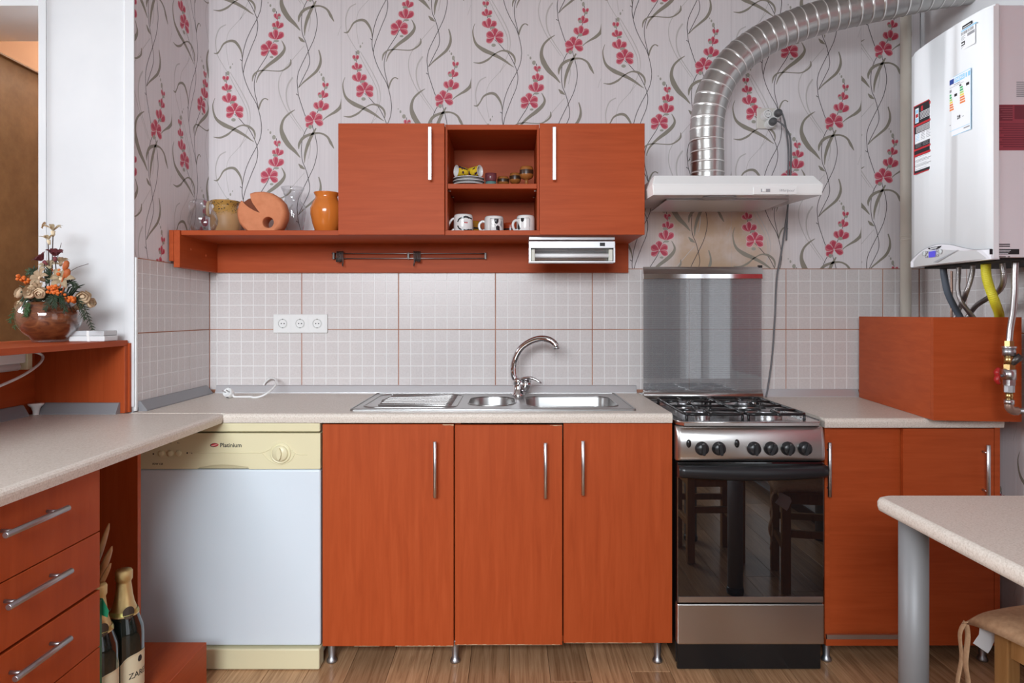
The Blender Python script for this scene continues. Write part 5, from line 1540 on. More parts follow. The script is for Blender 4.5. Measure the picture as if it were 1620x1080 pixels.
for base in (533, 655):
    for k in range(6):
        x = PX(base + k*1.9, YRr - 0.004)
        y0 = YRr - 0.0065
        zz = PZ(400, y0)
        last_ = (k == (5 if base < 600 else 0))
        ln = 0.050 if last_ else 0.030 + 0.004*random.random()
        c = bez([(x, YRr + 0.002, zz + 0.003), (x, y0, zz + 0.005), (x + 0.001, y0 - 0.001, zz - ln*0.6), (x + 0.001, y0 - 0.003, zz - ln), (x + 0.001, y0 - 0.010, zz - ln - 0.004), (x + 0.001, y0 - 0.013, zz - ln + 0.007)], 4)
        MB().tube(c, 0.0019, n=6).build('hook', M_DARKMETAL, r_)

# ---- lamp under the right wall cabinet
lx0, lx1 = PX(837, 2.545), PX(973.5, 2.545)
r_ = root('under_cabinet_lamp', ((lx0+lx1)/2, 2.60, 1.36), 'white strip lamp with silver reflector under the right wall cabinet', 'lamp')
zt = ZH - 0.0188
mb = MB()
mb.box(lx0, lx1, 2.556, 2.66, zt - 0.012, zt - 0.0004, r=0.001, seg=1)
mb.build('mounting_plate', M_STRIPL, r_)
zl0, zl1 = PZ(414.8, 2.55), PZ(381.5, 2.55)
fr = MB()
zw = PZ(392.2, 2.55)
fr.box(lx0, lx1, 2.55, 2.60, zw, zl1, r=0.001, seg=1)
fr.box(lx0, lx0 + 0.006, 2.55, 2.60, zl0, zw).box(lx1 - 0.006, lx1, 2.55, 2.60, zl0, zw).box(lx0 + 0.006, lx1 - 0.006, 2.55, 2.60, zl0, zl0 + 0.004)
fr.box(lx0, lx1, 2.601, 2.612, zl0, zl1)
hs = fr.build('housing', M_STRIPL, r_)
MB().box(PX(949, 2.549), PX(957, 2.549), 2.5465, 2.5499, PZ(389, 2.549), PZ(383.8, 2.549), r=0.0006, seg=1).build('switch', M_INK, hs)
mb = MB()
zm = (zl0 + zw)/2
prf = [(2.553, zl0 + 0.005), (2.585, zl0 + 0.010), (2.595, zm), (2.585, zw - 0.004), (2.553, zw - 0.001), (2.5525, zw - 0.0008), (2.5995, zw - 0.0008), (2.5995, zl0 + 0.0045), (2.5525, zl0 + 0.0045)]
mb.prism(prf, lambda u, v, h: (h, u, v), lx0 + 0.0065, lx1 - 0.0065)
mb.build('reflector', M_STEEL, hs)
M_TUBE = mat('frosted_tube', (0.85, 0.86, 0.87), 0.35)
MB().tube([(lx0 + 0.022, 2.568, zm), (lx1 - 0.022, 2.568, zm)], 0.0078, n=16).build('tube', M_TUBE, hs)
for x in (lx0 + 0.015, lx1 - 0.015):
    MB().box(x - 0.007, x + 0.007, 2.556, 2.582, zl0 + 0.006, zw - 0.004, r=0.002).build('tube_holder', mat('pale_holder', (0.66, 0.66, 0.58), 0.5), hs)

# ---- vases on the wall shelf
def thing_lathe(name, prof, loc, m, label, cat, n=40, group=None):
    o = MB().lathe(prof, loc, n=n).build(name, m, None)
    tag(o, label, cat, group); return o
zsh = ZH + 0.0006
# glass jug
r_ = root('glass_jug', (-1.163, 2.59, zsh), 'small round clear glass jug with handle at the left shelf end', 'jug')
jp = [(0, 0.002), (0.030, 0.0), (0.040, 0.004), (0.0525, 0.030), (0.0545, 0.050), (0.048, 0.074), (0.034, 0.092), (0.029, 0.102), (0.034, 0.118), (0.036, 0.121), (0.0335, 0.120), (0.0268, 0.102), (0.0315, 0.090), (0.0455, 0.072), (0.052, 0.050), (0.050, 0.031), (0.038, 0.008), (0, 0.006)]
MB().lathe(jp, (-1.163, 2.59, zsh), n=40).build('vessel', M_GLASS, r_)
c = bez([(-1.192, 2.585, zsh + 0.112), (-1.206, 2.58, zsh + 0.116), (-1.2095, 2.578, zsh + 0.098), (-1.208, 2.58, zsh + 0.080), (-1.203, 2.583, zsh + 0.066)], 6)
MB().tube(c, 0.0036, n=10).build('handle', M_GLASS, r_)
# beige pot
M_POT = mat('speckled_stoneware', (0.52, 0.33, 0.16), 0.45)
def pot_nodes():
    N, L, b = nodes(M_POT)
    tc = N.new('ShaderNodeTexCoord'); sp = N.new('ShaderNodeSeparateXYZ'); L.new(tc.outputs['Object'], sp.inputs[0])
    nz = N.new('ShaderNodeTexNoise'); nz.inputs['Scale'].default_value = 60; nz.inputs['Detail'].default_value = 4
    L.new(tc.outputs['Object'], nz.inputs['Vector'])
    mr = N.new('ShaderNodeMapRange'); mr.inputs[1].default_value = zsh + 0.112; mr.inputs[2].default_value = zsh + 0.126
    ad2 = N.new('ShaderNodeMath'); ad2.operation = 'MULTIPLY_ADD'; ad2.inputs[1].default_value = 0.05
    L.new(nz.outputs['Fac'], ad2.inputs[0]); L.new(sp.outputs['Z'], ad2.inputs[2]); L.new(ad2.outputs[0], mr.inputs[0])
    mx = N.new('ShaderNodeMix'); mx.data_type = 'RGBA'; mx.inputs[6].default_value = (0.50, 0.29, 0.135, 1); mx.inputs[7].default_value = (0.46, 0.25, 0.06, 1)
    L.new(mr.outputs[0], mx.inputs['Factor'])
    vo = N.new('ShaderNodeTexNoise'); vo.inputs['Scale'].default_value = 130; vo.inputs['Detail'].default_value = 1
    L.new(tc.outputs['Object'], vo.inputs['Vector'])
    th = N.new('ShaderNodeMapRange'); th.inputs[1].default_value = 0.60; th.inputs[2].default_value = 0.65
    L.new(vo.outputs['Fac'], th.inputs[0])
    ml = N.new('ShaderNodeMath'); ml.operation = 'MULTIPLY'; L.new(th.outputs[0], ml.inputs[0]); L.new(mr.outputs[0], ml.inputs[1])
    m2 = N.new('ShaderNodeMix'); m2.data_type = 'RGBA'; L.new(ml.outputs[0], m2.inputs['Factor']); L.new(mx.outputs[2], m2.inputs[6]); m2.inputs[7].default_value = (0.03, 0.025, 0.03, 1)
    L.new(m2.outputs[2], b.inputs['Base Color'])
pot_nodes()
pl = (-1.143, 2.75, zsh)
r_ = root('stoneware_pot', pl, 'beige stoneware pot with a speckled neck and handle behind the glass jug', 'pot')
MB().lathe([(0, 0.001), (0.046, 0), (0.052, 0.006), (0.0585, 0.045), (0.059, 0.075), (0.053, 0.104), (0.044, 0.118), (0.045, 0.126), (0.056, 0.139), (0.057, 0.143), (0.052, 0.143), (0.039, 0.122), (0.052, 0.08), (0.046, 0.012), (0, 0.010)], pl, n=44).build('vessel', M_POT, r_)
c = bez([(-1.143 - 0.048, 2.735, zsh + 0.137), (-1.143 - 0.068, 2.725, zsh + 0.132), (-1.143 - 0.074, 2.72, zsh + 0.110), (-1.143 - 0.066, 2.722, zsh + 0.090), (-1.143 - 0.054, 2.735, zsh + 0.083)], 6)
for p in c: p.x = max(p.x, -1.203)
MB().tube(c, 0.0065, n=12).build('handle', mat('pale_stoneware', (0.55, 0.38, 0.22), 0.5), r_)
# terracotta ring vase with a notch, modelled as a thick pebble with a hole
M_TERRA = mat('terracotta', (0.62, 0.225, 0.10), 0.75)
noise_color(M_TERRA, [(0.3, (0.57, 0.195, 0.085)), (0.7, (0.66, 0.25, 0.12))], nscale=30, detail=4, bump=0.15)
def tpx(x, y): return (PX(250 + x/5.226, 2.62), PZ(250 + y/5.226, 2.62))
ol = [(770, 594), (990, 594), (1040, 555), (1072, 480), (1075, 420), (1055, 350), (1010, 300), (950, 265), (880, 252), (815, 256), (778, 268), (783, 305), (800, 345), (835, 395), (870, 440), (815, 418), (760, 385), (722, 352), (700, 328), (682, 360), (668, 410), (668, 460), (685, 520), (720, 565)]
ol = [tpx(*q) for q in ol]
zmin = min(q[1] for q in ol); ol = [(a, b - zmin + zsh) for a, b in ol]
hc = tpx(932, 512); hc = (hc[0], hc[1] - zmin + zsh)
mb = MB(); NH = 28
cxo, czo = sum(q[0] for q in ol)/len(ol), sum(q[1] for q in ol)/len(ol)
levels = [(0.86, -0.036, 0.0222), (0.94, -0.031, 0.0208), (0.985, -0.018, 0.0195), (1.0, 0.0, 0.0190), (0.985, 0.018, 0.0195), (0.94, 0.031, 0.0208), (0.86, 0.036, 0.0222)]
def lv(s, pts):
    out = []
    for a, b in pts:
        zb_ = b if b <= zsh + 0.003 else czo + (b - czo)*s
        out.append((cxo + (a - cxo)*s, max(zb_, zsh) if b > zsh + 0.003 else zsh + (1 - s)*0.02))
    return out
OR, HR = [], []
for s, y, hr in levels:
    OR.append([mb.bm.verts.new((a, 2.625 + y, b)) for a, b in lv(s, ol)])
    HR.append([mb.bm.verts.new((hc[0] + hr*math.cos(2*math.pi*k/NH), 2.625 + y, hc[1] + hr*math.sin(2*math.pi*k/NH))) for k in range(NH)])
for R_ in (OR, HR):
    k = len(R_[0])
    for i in range(len(R_)-1):
        for j in range(k):
            f = mb.bm.faces.new((R_[i][j], R_[i][(j+1) % k], R_[i+1][(j+1) % k], R_[i+1][j])); f.smooth = True
for i in (0, -1):
    ed = []
    for R_ in (OR[i], HR[i]):
        for j in range(len(R_)):
            e = mb.bm.edges.get((R_[j], R_[(j+1) % len(R_)])); ed.append(e)
    g = bmesh.ops.triangle_fill(mb.bm, use_beauty=True, use_dissolve=False, edges=ed)
r_ = root('ring_vase', (cxo, 2.625, zsh), 'round terracotta vase with a hole and a wedge-shaped mouth', 'vase')
mb.build('vessel', M_TERRA, r_)
mq = [tpx(*q) for q in ((706, 338), (760, 389), (815, 421), (866, 440), (833, 400), (798, 349), (782, 300), (745, 310))]
mb = MB(); mb.prism([(a, b - zmin + zsh) for a, b in mq], lambda u, v, h: (u, 2.625 + h, v), -0.004, 0.012)
mb.build('mouth_inside', mat('dark_terracotta', (0.20, 0.06, 0.03), 0.9), r_)  # darker terracotta filling the notch
# tall glass vase
gl = (PX(463, 2.745), 2.745, zsh)
o = MB().lathe([(0, 0.003), (0.036, 0.0), (0.038, 0.004), (0.046, 0.05), (0.053, 0.10), (0.048, 0.128), (0.033, 0.143), (0.030, 0.155), (0.038, 0.180), (0.046, 0.198), (0.0445, 0.1985), (0.0365, 0.180), (0.0285, 0.155), (0.031, 0.1425), (0.046, 0.127), (0.051, 0.10), (0.044, 0.05), (0.036, 0.008), (0, 0.007)], gl, n=44).build('glass_vase', M_GLASS)
tag(o, 'tall clear glass vase with flared rim behind the terracotta vase', 'vase')
# orange vase
M_OGLAZE = mat('orange_glaze', (0.64, 0.185, 0.03), 0.18, coat=0.3)
o = MB().lathe([(0, 0.001), (0.037, 0), (0.041, 0.004), (0.052, 0.035), (0.0605, 0.075), (0.0605, 0.095), (0.052, 0.118), (0.044, 0.128), (0.041, 0.140), (0.047, 0.152), (0.048, 0.155), (0.045, 0.1555), (0.038, 0.140), (0.040, 0.127), (0.056, 0.095), (0.048, 0.034), (0, 0.008)], (PX(516.5, 2.62), 2.62, zsh), n=48).build('orange_vase', M_OGLAZE)
tag(o, 'glossy orange ceramic vase against the left wall cabinet', 'vase')

# ---- crockery in the open unit
M_CER = mat('white_ceramic', (0.78, 0.77, 0.76), 0.14, coat=0.3)
M_CERBLK = mat('ceramic_black_print', (0.02, 0.02, 0.022), 0.2)
zm0 = ZM + 0.0006
plx, ply = PX(741.5, 2.62), 2.615
for k in range(3):
    zk_ = zm0 + k*0.0118
    r_ = root('plate', (plx, ply, zk_), ('lowest', 'middle', 'uppermost')[k] + ' of the three stacked white saucers under the yellow cups', 'plate', 'stacked white saucers')
    R_ = 0.0625 - 0.001*k
    MB().lathe([(0, 0.001), (R_*0.55, 0.0), (R_*0.62, 0.0015), (R_*0.95, 0.0085), (R_, 0.0112), (R_*0.985, 0.0117), (R_*0.9, 0.009), (R_*0.6, 0.0042), (0, 0.0036)], (plx, ply, zk_), n=44).build('dish', M_CER, r_)
    MB().lathe([(R_*0.955, 0.0072), (R_*0.985, 0.0092)], (plx, ply, zk_ - 0.0006), n=44).build('rim_line', M_CERBLK, r_)
M_CUPY = mat('yellow_glaze', (0.72, 0.50, 0.02), 0.2)
noise_color(M_CUPY, [(0.36, (0.04, 0.015, 0.06)), (0.42, (0.70, 0.47, 0.02)), (0.75, (0.80, 0.60, 0.06))], nscale=55, detail=1)
zc = zm0 + 3*0.0118 + 0.0245
for k, (x, rot, lab) in enumerate(((plx - 0.006, -100, 'yellow cup lying with its mouth to the left on the saucers'), (plx + 0.004, 66, 'yellow cup lying with its white mouth to the right on the saucers'))):
    a = math.radians(rot)
    Mx = Matrix.Rotation(math.radians(30), 4, 'Z') @ Matrix.Rotation(math.radians(-90), 4, 'Y') if k == 0 else Matrix.Rotation(math.radians(-28), 4, 'Z') @ Matrix.Rotation(math.radians(90), 4, 'Y')
    r_ = root('small_cup', (x, ply, zc - 0.02), lab, 'cup', 'yellow cups lying on the saucers')
    R_ = 0.0225
    mb = MB().lathe([(0, 0.0), (0.013, 0.0), (0.0165, 0.003), (0.018, 0.02), (0.020, 0.035), (R_, 0.046)], (x, ply - 0.002*k, zc), n=30, M=Mx)
    mb.build('outside', M_CUPY, r_)
    mb = MB().lathe([(R_, 0.0461), (R_ - 0.0012, 0.0472), (R_ - 0.0025, 0.045), (0.0178, 0.034), (0.0155, 0.008), (0, 0.006)], (x, ply - 0.002*k, zc), n=30, M=Mx)
    mb.build('inside', M_CER, r_)
def cup_small(x, y, z, m, label, r=0.0215, h=0.036):
    o = MB().lathe([(0, 0.0005), (r*0.86, 0), (r*0.92, 0.003), (r, h*0.5), (r*0.98, h), (r*0.88, h), (r*0.86, 0.004), (0, 0.004)], (x, y, z), n=30).build('small_cup', m)
    tag(o, label, 'cup', 'stacked glazed cups')
cx0 = PX(776.5, 2.63)
cup_small(cx0, 2.63, zm0, mat('teal_glaze', (0.12, 0.24, 0.23), 0.2), 'small teal cup beside the saucers under a purple one', h=0.0255)
cup_small(cx0, 2.63, zm0 + 0.0262, mat('plum_glaze', (0.17, 0.045, 0.055), 0.25), 'small plum purple cup on top of the teal one', r=0.0225, h=0.031)
M_GOB = mat('turned_wood', (0.33, 0.12, 0.028), 0.3); M_GOBD = mat('dark_band', (0.05, 0.022, 0.012), 0.35)
def goblet(x, y, h, R_, label):
    r_ = root('goblet', (x, y, zm0), label, 'goblet', 'small wooden goblets')
    MB().lathe([(0, 0.0005), (R_*0.62, 0), (R_*0.60, 0.003), (R_*0.25, 0.007), (R_*0.22, h*0.30), (R_*0.30, h*0.36)], (x, y, zm0), n=28).build('foot', M_GOB, r_)
    z1 = h*0.36
    pf = [(R_*0.30, z1), (R_*0.80, h*0.44), (R_*0.97, h*0.55), (R_, h*0.62), (R_*1.0, h*0.83), (R_*0.95, h*0.92), (R_*0.86, h), (R_*0.76, h), (R_*0.8, h*0.8), (R_*0.6, h*0.5), (0, h*0.45)]
    MB().lathe(pf, (x, y, zm0), n=28, ms=[0, 0, 0, 1, 0, 0, 0, 0, 0, 0]).build('bowl', [M_GOB, M_GOBD], r_)
goblet(PX(796, 2.68), 2.68, 0.054, 0.0235, 'shortest wooden goblet next to the plum cup')
goblet(PX(815, 2.665), 2.66, 0.064, 0.0225, 'middle-sized wooden goblet, second from the right')
goblet(PX(833, 2.60), 2.60, 0.0765, 0.0265, 'tallest wooden goblet at the right end of the upper shelf')
# mugs on the lower shelf
zg0 = ZH + 0.0006
def patch(mb, x, y, z, R_, pts, m, k=0.0004):
    """pts: (angle in degrees from the camera side, height) polygon wrapped on the round wall"""
    t_ = bmesh.new()
    t_.faces.new([t_.verts.new((a, h, 0)) for a, h in pts])
    lo_, hi_ = min(q[0] for q in pts), max(q[0] for q in pts)
    c = math.floor(lo_/6)*6 + 6
    while c < hi_ - 0.01:
        bmesh.ops.bisect_plane(t_, geom=list(t_.verts) + list(t_.edges) + list(t_.faces), plane_co=(c, 0, 0), plane_no=(1, 0, 0), dist=1e-5)
        c += 6
    for f in t_.faces:
        vs_ = []
        for v in f.verts:
            t = math.radians(v.co.x - 90)
            vs_.append((x + (R_ + k)*math.cos(t), y + (R_ + k)*math.sin(t), z + v.co.y))
        mb.poly(vs_, m)
    t_.free()
def band(mb, x, y, z, R_, pts, w, m, k=0.0005):
    for i in range(len(pts)-1):
        (a0, h0), (a1, h1) = pts[i], pts[i+1]
        n_ = max(1, int(abs(a1-a0)/10))
        for j in range(n_):
            p = (a0 + (a1-a0)*j/n_, h0 + (h1-h0)*j/n_); q = (a0 + (a1-a0)*(j+1)/n_, h0 + (h1-h0)*(j+1)/n_)
            da, dh = (q[0]-p[0])*R_*math.pi/180, q[1]-p[1]; L_ = math.hypot(da, dh) or 1
            na, nh = -dh/L_*w/2/R_*180/math.pi, da/L_*w/2
            patch(mb, x, y, z, R_, [(p[0]+na, p[1]+nh), (q[0]+na, q[1]+nh), (q[0]-na, q[1]-nh), (p[0]-na, p[1]-nh)], m, k)
def mug(x, y, R_, h, label, deco, square=False, body=None, hang=180):
    r_ = root('mug', (x, y, zg0), label, 'mug', 'mugs on the lower open shelf')
    b = MB().lathe([(0, 0.0005), (R_*0.90, 0), (R_*0.97, 0.003), (R_, 0.008), (R_, h*0.80), (R_*0.96, h*0.93), (R_*0.88, h), (R_*0.82, h*0.985), (R_*0.92, h*0.8), (R_*0.92, 0.006), (0, 0.005)], (x, y, zg0), n=40).build('vessel', body or M_CER, r_)
    a = math.radians(hang); dx_, dy_ = math.cos(a), math.sin(a)
    if square: pr = [(0.96, 0.80), (1.25, 0.70), (1.55, 0.42), (1.60, 0.10), (1.35, 0.06), (1.05, 0.14), (0.98, 0.22)]
    else: pr = [(0.97, 0.66), (1.20, 0.70), (1.48, 0.58), (1.55, 0.38), (1.42, 0.17), (1.18, 0.10), (0.98, 0.16)]
    MB().tube(bez([(x + dx_*R_*q, y + dy_*R_*q, zg0 + h*t) for q, t in pr], 6), 0.0048, n=10).build('handle', body or M_CER, r_)
    if deco:
        mb = MB(); deco(mb, x, y, zg0, R_, h)
        mb.build('print', [M_CERBLK, M_GRYINK, M_RED], r_)['kind'] = 'stuff'
def deco1(mb, x, y, z, R_, h):
    for s, t0 in ((1, 0.70), (-1, 0.18)):
        pts = [(-32, h*(0.44 + s*0.10)), (-22, h*(0.44 + s*0.26)), (-5, h*(0.44 + s*0.34)), (20, h*(0.44 + s*0.37)), (45, h*(0.44 + s*0.33)), (66, h*(0.44 + s*0.30))]
        band(mb, x, y, z, R_, pts, 0.0052, 0)
        band(mb, x, y, z, R_, [(0, h*(0.44 + s*0.33)), (22, h*(0.44 + s*0.40)), (40, h*(0.44 + s*0.32))], 0.007, 0, 0.0007)
    band(mb, x, y, z, R_, [(8, h*0.50), (30, h*0.50)], 0.0035, 2); band(mb, x, y, z, R_, [(4, h*0.56), (28, h*0.57)], 0.001, 1)
def boxed(mb, x, y, z, R_, h, a0, a1):
    band(mb, x, y, z, R_, [(a0, h*0.06), (a0, h*0.80)], 0.0012, 0); band(mb, x, y, z, R_, [(a0, h*0.80), (a1, h*0.80)], 0.0012, 0)
def deco2(mb, x, y, z, R_, h):
    boxed(mb, x, y, z, R_, h, -22, 60)
    patch(mb, x, y, z, R_, [(2, h*0.78), (30, h*0.78), (28, h*0.58), (18, h*0.46), (6, h*0.54)], 0)
    patch(mb, x, y, z, R_, [(14, h*0.10), (12, h*0.30), (24, h*0.40), (36, h*0.32), (38, h*0.08)], 0)
    patch(mb, x, y, z, R_, [(40, h*0.42), (48, h*0.78), (58, h*0.60), (56, h*0.25)], 1)
    patch(mb, x, y, z, R_, [(8, h*0.72), (16, h*0.73), (14, h*0.60), (8, h*0.62)], 1, 0.0008)
    band(mb, x, y, z, R_, [(-14, h*0.48), (12, h*0.38)], 0.0012, 0)
def deco3(mb, x, y, z, R_, h):
    band(mb, x, y, z, R_, [(-62, h*0.80), (22, h*0.80)], 0.0012, 0); band(mb, x, y, z, R_, [(22, h*0.80), (22, h*0.08)], 0.0008, 1); band(mb, x, y, z, R_, [(-50, h*0.08), (22, h*0.08)], 0.0008, 1)
    patch(mb, x, y, z, R_, [(-34, h*0.80), (-10, h*0.80), (-12, h*0.64), (-22, h*0.56), (-32, h*0.64)], 0)
    patch(mb, x, y, z, R_, [(-62, h*0.16), (-58, h*0.56), (-46, h*0.40), (-34, h*0.20), (-42, h*0.12)], 0)
    band(mb, x, y, z, R_, [(26, h*0.30), (26, h*0.78)], 0.0016, 1)
mug(PX(733, 2.60), 2.60, 0.0365, 0.068, 'white mug with two black wavy garlands at left', deco1, square=True)
mug(PX(781.5, 2.60), 2.60, 0.0365, 0.061, 'white mug with a framed black picture in the middle', deco2)
mug(PX(831.5, 2.60), 2.60, 0.0345, 0.064, 'white mug with a black corner picture at right', deco3, hang=205)
M_MUGY = mat('ochre_glaze', (0.60, 0.27, 0.03), 0.25)
def deco4(mb, x, y, z, R_, h):
    band(mb, x, y, z, R_, [(-80, h*0.50), (80, h*0.50)], 0.006, 0)
mug(PX(748, 2.72), 2.72, 0.034, 0.058, 'ochre mug with a black band behind the garland mug', deco4, body=M_MUGY, hang=90)
mug(PX(808, 2.73), 2.73, 0.036, 0.052, 'red mug half hidden behind the two right mugs', deco4, body=mat('red_glaze', (0.45, 0.06, 0.02), 0.25), hang=90)

# ---- bottles, carton and spoons in the open corner unit
M_BOTTLE = mat('dark_bottle_glass', (0.006, 0.010, 0.008), 0.04, coat=0.5)
M_GOLD = mat('gold_foil', (0.72, 0.56, 0.26), 0.28, metal=1.0)
noise_g = nodes(M_GOLD)
_n = noise_g[0].new('ShaderNodeTexNoise'); _n.inputs['Scale'].default_value = 130; _b = noise_g[0].new('ShaderNodeBump'); _b.inputs['Strength'].default_value = 0.5; _b.inputs['Distance'].default_value = 0.002
noise_g[1].new(_n.outputs['Fac'], _b.inputs['Height']); noise_g[1].new(_b.outputs[0], noise_g[2].inputs['Normal'])
M_LABEL = mat('cream_bottle_label', (0.66, 0.58, 0.40), 0.5)
def bottle(x, y, H_, R_, label, letter):
    r_ = root('champagne_bottle', (x, y, ZB), label, 'bottle', 'dark champagne bottles')
    z = ZB + 0.0006
    MB().lathe([(0, 0.004), (R_*0.8, 0.0), (R_*0.98, 0.004), (R_, 0.012), (R_, H_*0.50), (R_*0.95, H_*0.56), (R_*0.70, H_*0.66), (R_*0.50, H_*0.745), (R_*0.42, H_*0.80), (0, H_*0.80)], (x, y, z), n=44).build('glass', M_BOTTLE, r_)
    MB().lathe([(R_*0.755, H_*0.655), (R_*0.735, H_*0.668), (R_*0.66, H_*0.69), (R_*0.525, H_*0.745), (R_*0.45, H_*0.80), (R_*0.36, H_*0.90), (R_*0.37, H_*0.91), (R_*0.43, H_*0.925), (R_*0.44, H_*0.985), (R_*0.38, H_), (0, H_*1.002)], (x, y, z), n=36).build('foil', M_GOLD, r_)
    MB().lathe([(R_*0.765, H_*0.668), (R_*0.70, H_*0.695)], (x, y, z), n=36).build('foil_band', mat('green_gold', (0.42, 0.38, 0.12), 0.35, metal=0.6), r_)
    a0 = math.degrees(math.atan2(-x, y))*-1
    # seal and paper label turned towards the room
    cen_ = 78
    mb = MB()
    for k in range(16):
        t0, t1 = 2*math.pi*k/16, 2*math.pi*(k+1)/16
        patch(mb, x, y, z, R_*0.74, [(cen_ - 30, H_*0.69), (cen_ - 30 + 24*math.cos(t0), H_*(0.69 + 0.05*math.sin(t0))), (cen_ - 30 + 24*math.cos(t1), H_*(0.69 + 0.05*math.sin(t1)))], 0, 0.0006)
    mb.build('foil_seal', M_DARKMETAL, r_)
    mb = MB()
    top = lambda u: 0.125 - 0.020*(u**4)
    for k in range(12):
        u0, u1 = -1 + 2*k/12, -1 + 2*(k+1)/12
        patch(mb, x, y, z, R_, [(cen_ + 58*u0, 0.03), (cen_ + 58*u1, 0.03), (cen_ + 58*u1, top(u1)), (cen_ + 58*u0, top(u0))], 0, 0.0004)
        band(mb, x, y, z, R_, [(cen_ + 56*u0, top(u0) - 0.003), (cen_ + 56*u1, top(u1) - 0.003)], 0.0010, 1, 0.0007)
    if letter:
        me = text_mesh('ZAREA', 0.0205, ext=0.0, bold=0.0002)
        vs_ = []
        for v in me.vertices:
            t = math.radians(cen_ - 36 + (v.co.x/R_)*180/math.pi - 90)
            vs_.append(mb.bm.verts.new((x + (R_ + 0.0008)*math.cos(t), y + (R_ + 0.0008)*math.sin(t), z + 0.064 + v.co.y)))
        for p in me.polygons:
            try: mb.bm.faces.new([vs_[i] for i in p.vertices]).material_index = 2
            except ValueError: pass
        patch(mb, x, y, z, R_, [(cen_ - 4, 0.100), (cen_ - 8, 0.106), (cen_ - 5, 0.114), (cen_ + 1, 0.117), (cen_ + 7, 0.114), (cen_ + 10, 0.106), (cen_ + 6, 0.100)], 2, 0.0008)
    mb.build('paper_label', [M_LABEL, M_GOLD, M_INK], r_)['kind'] = 'stuff'
bottle(PX(196, 1.79), 1.79, 0.335, 0.0475, 'dark champagne bottle with gold foil neck beside the dishwasher', True)
bottle(PX(157, 1.695), 1.692, 0.335, 0.044, 'second dark champagne bottle half hidden behind the drawers', False)
M_GREENC = mat('green_carton', (0.02, 0.13, 0.06), 0.4)
r_ = root('carton', (-1.09, 1.637, ZB), 'green carton squeezed between drawers and bottles', 'carton')
MB().box(-1.22, -0.981, 1.6235, 1.644, ZB + 0.0006, 0.485, r=0.001, seg=1).build('box', M_GREENC, r_)
mb = MB(); mb.prism([(-1.00, 0.486), (-0.981, 0.4855), (-0.966, 0.455), (-0.969, 0.440), (-0.984, 0.446), (-0.992, 0.462)], lambda u, v, h: (u, 1.645 + h, v), 0, 0.002)
mb.build('flap', mat('green_flap', (0.02, 0.22, 0.11), 0.35), r_)
M_SPOON = wood('spoon_wood', (14, 14, 3), (0.33, 0.17, 0.07), (0.42, 0.23, 0.10), (0.50, 0.29, 0.14))
jx, jy = -1.165, 1.775
r_ = root('utensil_jar', (jx, jy, ZB), 'ceramic utensil jar behind the drawers holding wooden spoons', 'jar')
MB().lathe([(0, 0.001), (0.046, 0), (0.050, 0.006), (0.050, 0.15), (0.045, 0.15), (0.045, 0.008), (0, 0.008)], (jx, jy, ZB + 0.0006), n=32).build('vessel', M_CER, r_)
def spoon(tip, label, w, dfoot):
    tip = Vector(tip)
    foot_ = Vector((jx - 0.025, jy + dfoot, ZB + 0.02))
    d = (tip - foot_); L_ = d.length; d.normalize()
    mb = MB(); K_ = 26; pts = []; rs = []
    for i in range(K_+1):
        t = i/K_; pts.append(foot_ + d*L_*t)
        rs.append(0.0045 if t < 0.72 else 0.0045 + (w - 0.0045)*math.sin(math.pi*min(1.0, (t - 0.72)/0.28))**0.7 if t < 1 else 0.003)
    mb.tube(pts, rs, n=12, flat=0.45)
    o = mb.build('wooden_spoon', M_SPOON); tag(o, label, 'spoon', 'wooden spoons in the jar')
spoon(P(172.5, 828, 1.735), 'topmost wooden spoon peeping out above the bottles', 0.013, 0.025)
spoon(P(177, 864, 1.74), 'wide middle wooden spoon peeping out beside the drawers', 0.017, 0.0)
spoon(P(175, 891, 1.71), 'lowest narrow wooden spoon just above the bottle neck', 0.011, -0.025)

# ---- lamp below the bar shelf
r_ = root('bar_lamp', (-1.54, 1.65, 1.0), 'white fluorescent lamp under the raised bar shelf at left', 'lamp')
MB().box(-1.5665, -1.515, 1.15, 2.14, 1.018, ZS - 0.0187, r=0.004).build('housing', M_WPLASTIC, r_)
MB().tube([(-1.530, 1.19, 1.008), (-1.530, 2.12, 1.008)], 0.013, n=18).build('tube', M_TUBE, r_)
MB().box(-1.5665, -1.512, 2.141, 2.165, 0.996, ZS - 0.0187, r=0.003).build('end_cap', M_CREAM, r_)
c = bez([(-1.535, 2.166, 1.045), (-1.53, 2.20, 1.048), (-1.515, 2.215, 1.035), (-1.505, 2.19, 1.015), (-1.495, 2.12, 0.99), (-1.49, 2.03, 0.968), (-1.49, 1.9, 0.945), (-1.50, 1.7, 0.93)], 8)
MB().tube(c, 0.0042, n=8).build('cord', M_WPLASTIC, r_)

# ---- packets on the bar shelf
M_PKA = mat('pale_grey_packet', (0.56, 0.58, 0.60), 0.2, coat=0.4); M_PKB = mat('grey_white_packet', (0.70, 0.71, 0.72), 0.25)
for k, (z0, h, dx_, m, lab) in enumerate(((ZS + 0.0006, 0.017, 0.0, M_PKB, 'lower pale grey packet on the bar shelf right of the flowers'), (ZS + 0.0180, 0.016, -0.002, M_PKA, 'upper pale grey packet on the bar shelf right of the flowers'))):
    r_ = root('packet', (-1.33, 2.20, z0), lab, 'packet', 'pale packets on the bar shelf')
    MB().box(-1.388 + dx_, -1.276 + dx_, 2.15, 2.225, z0, z0 + h, r=0.0025).build('box', m, r_)
    MB().box(-1.330 + dx_, -1.322 + dx_, 2.1492, 2.2258, z0 - 0.0002, z0 + h + 0.0004).build('seal_strip', M_WPLASTIC, r_)

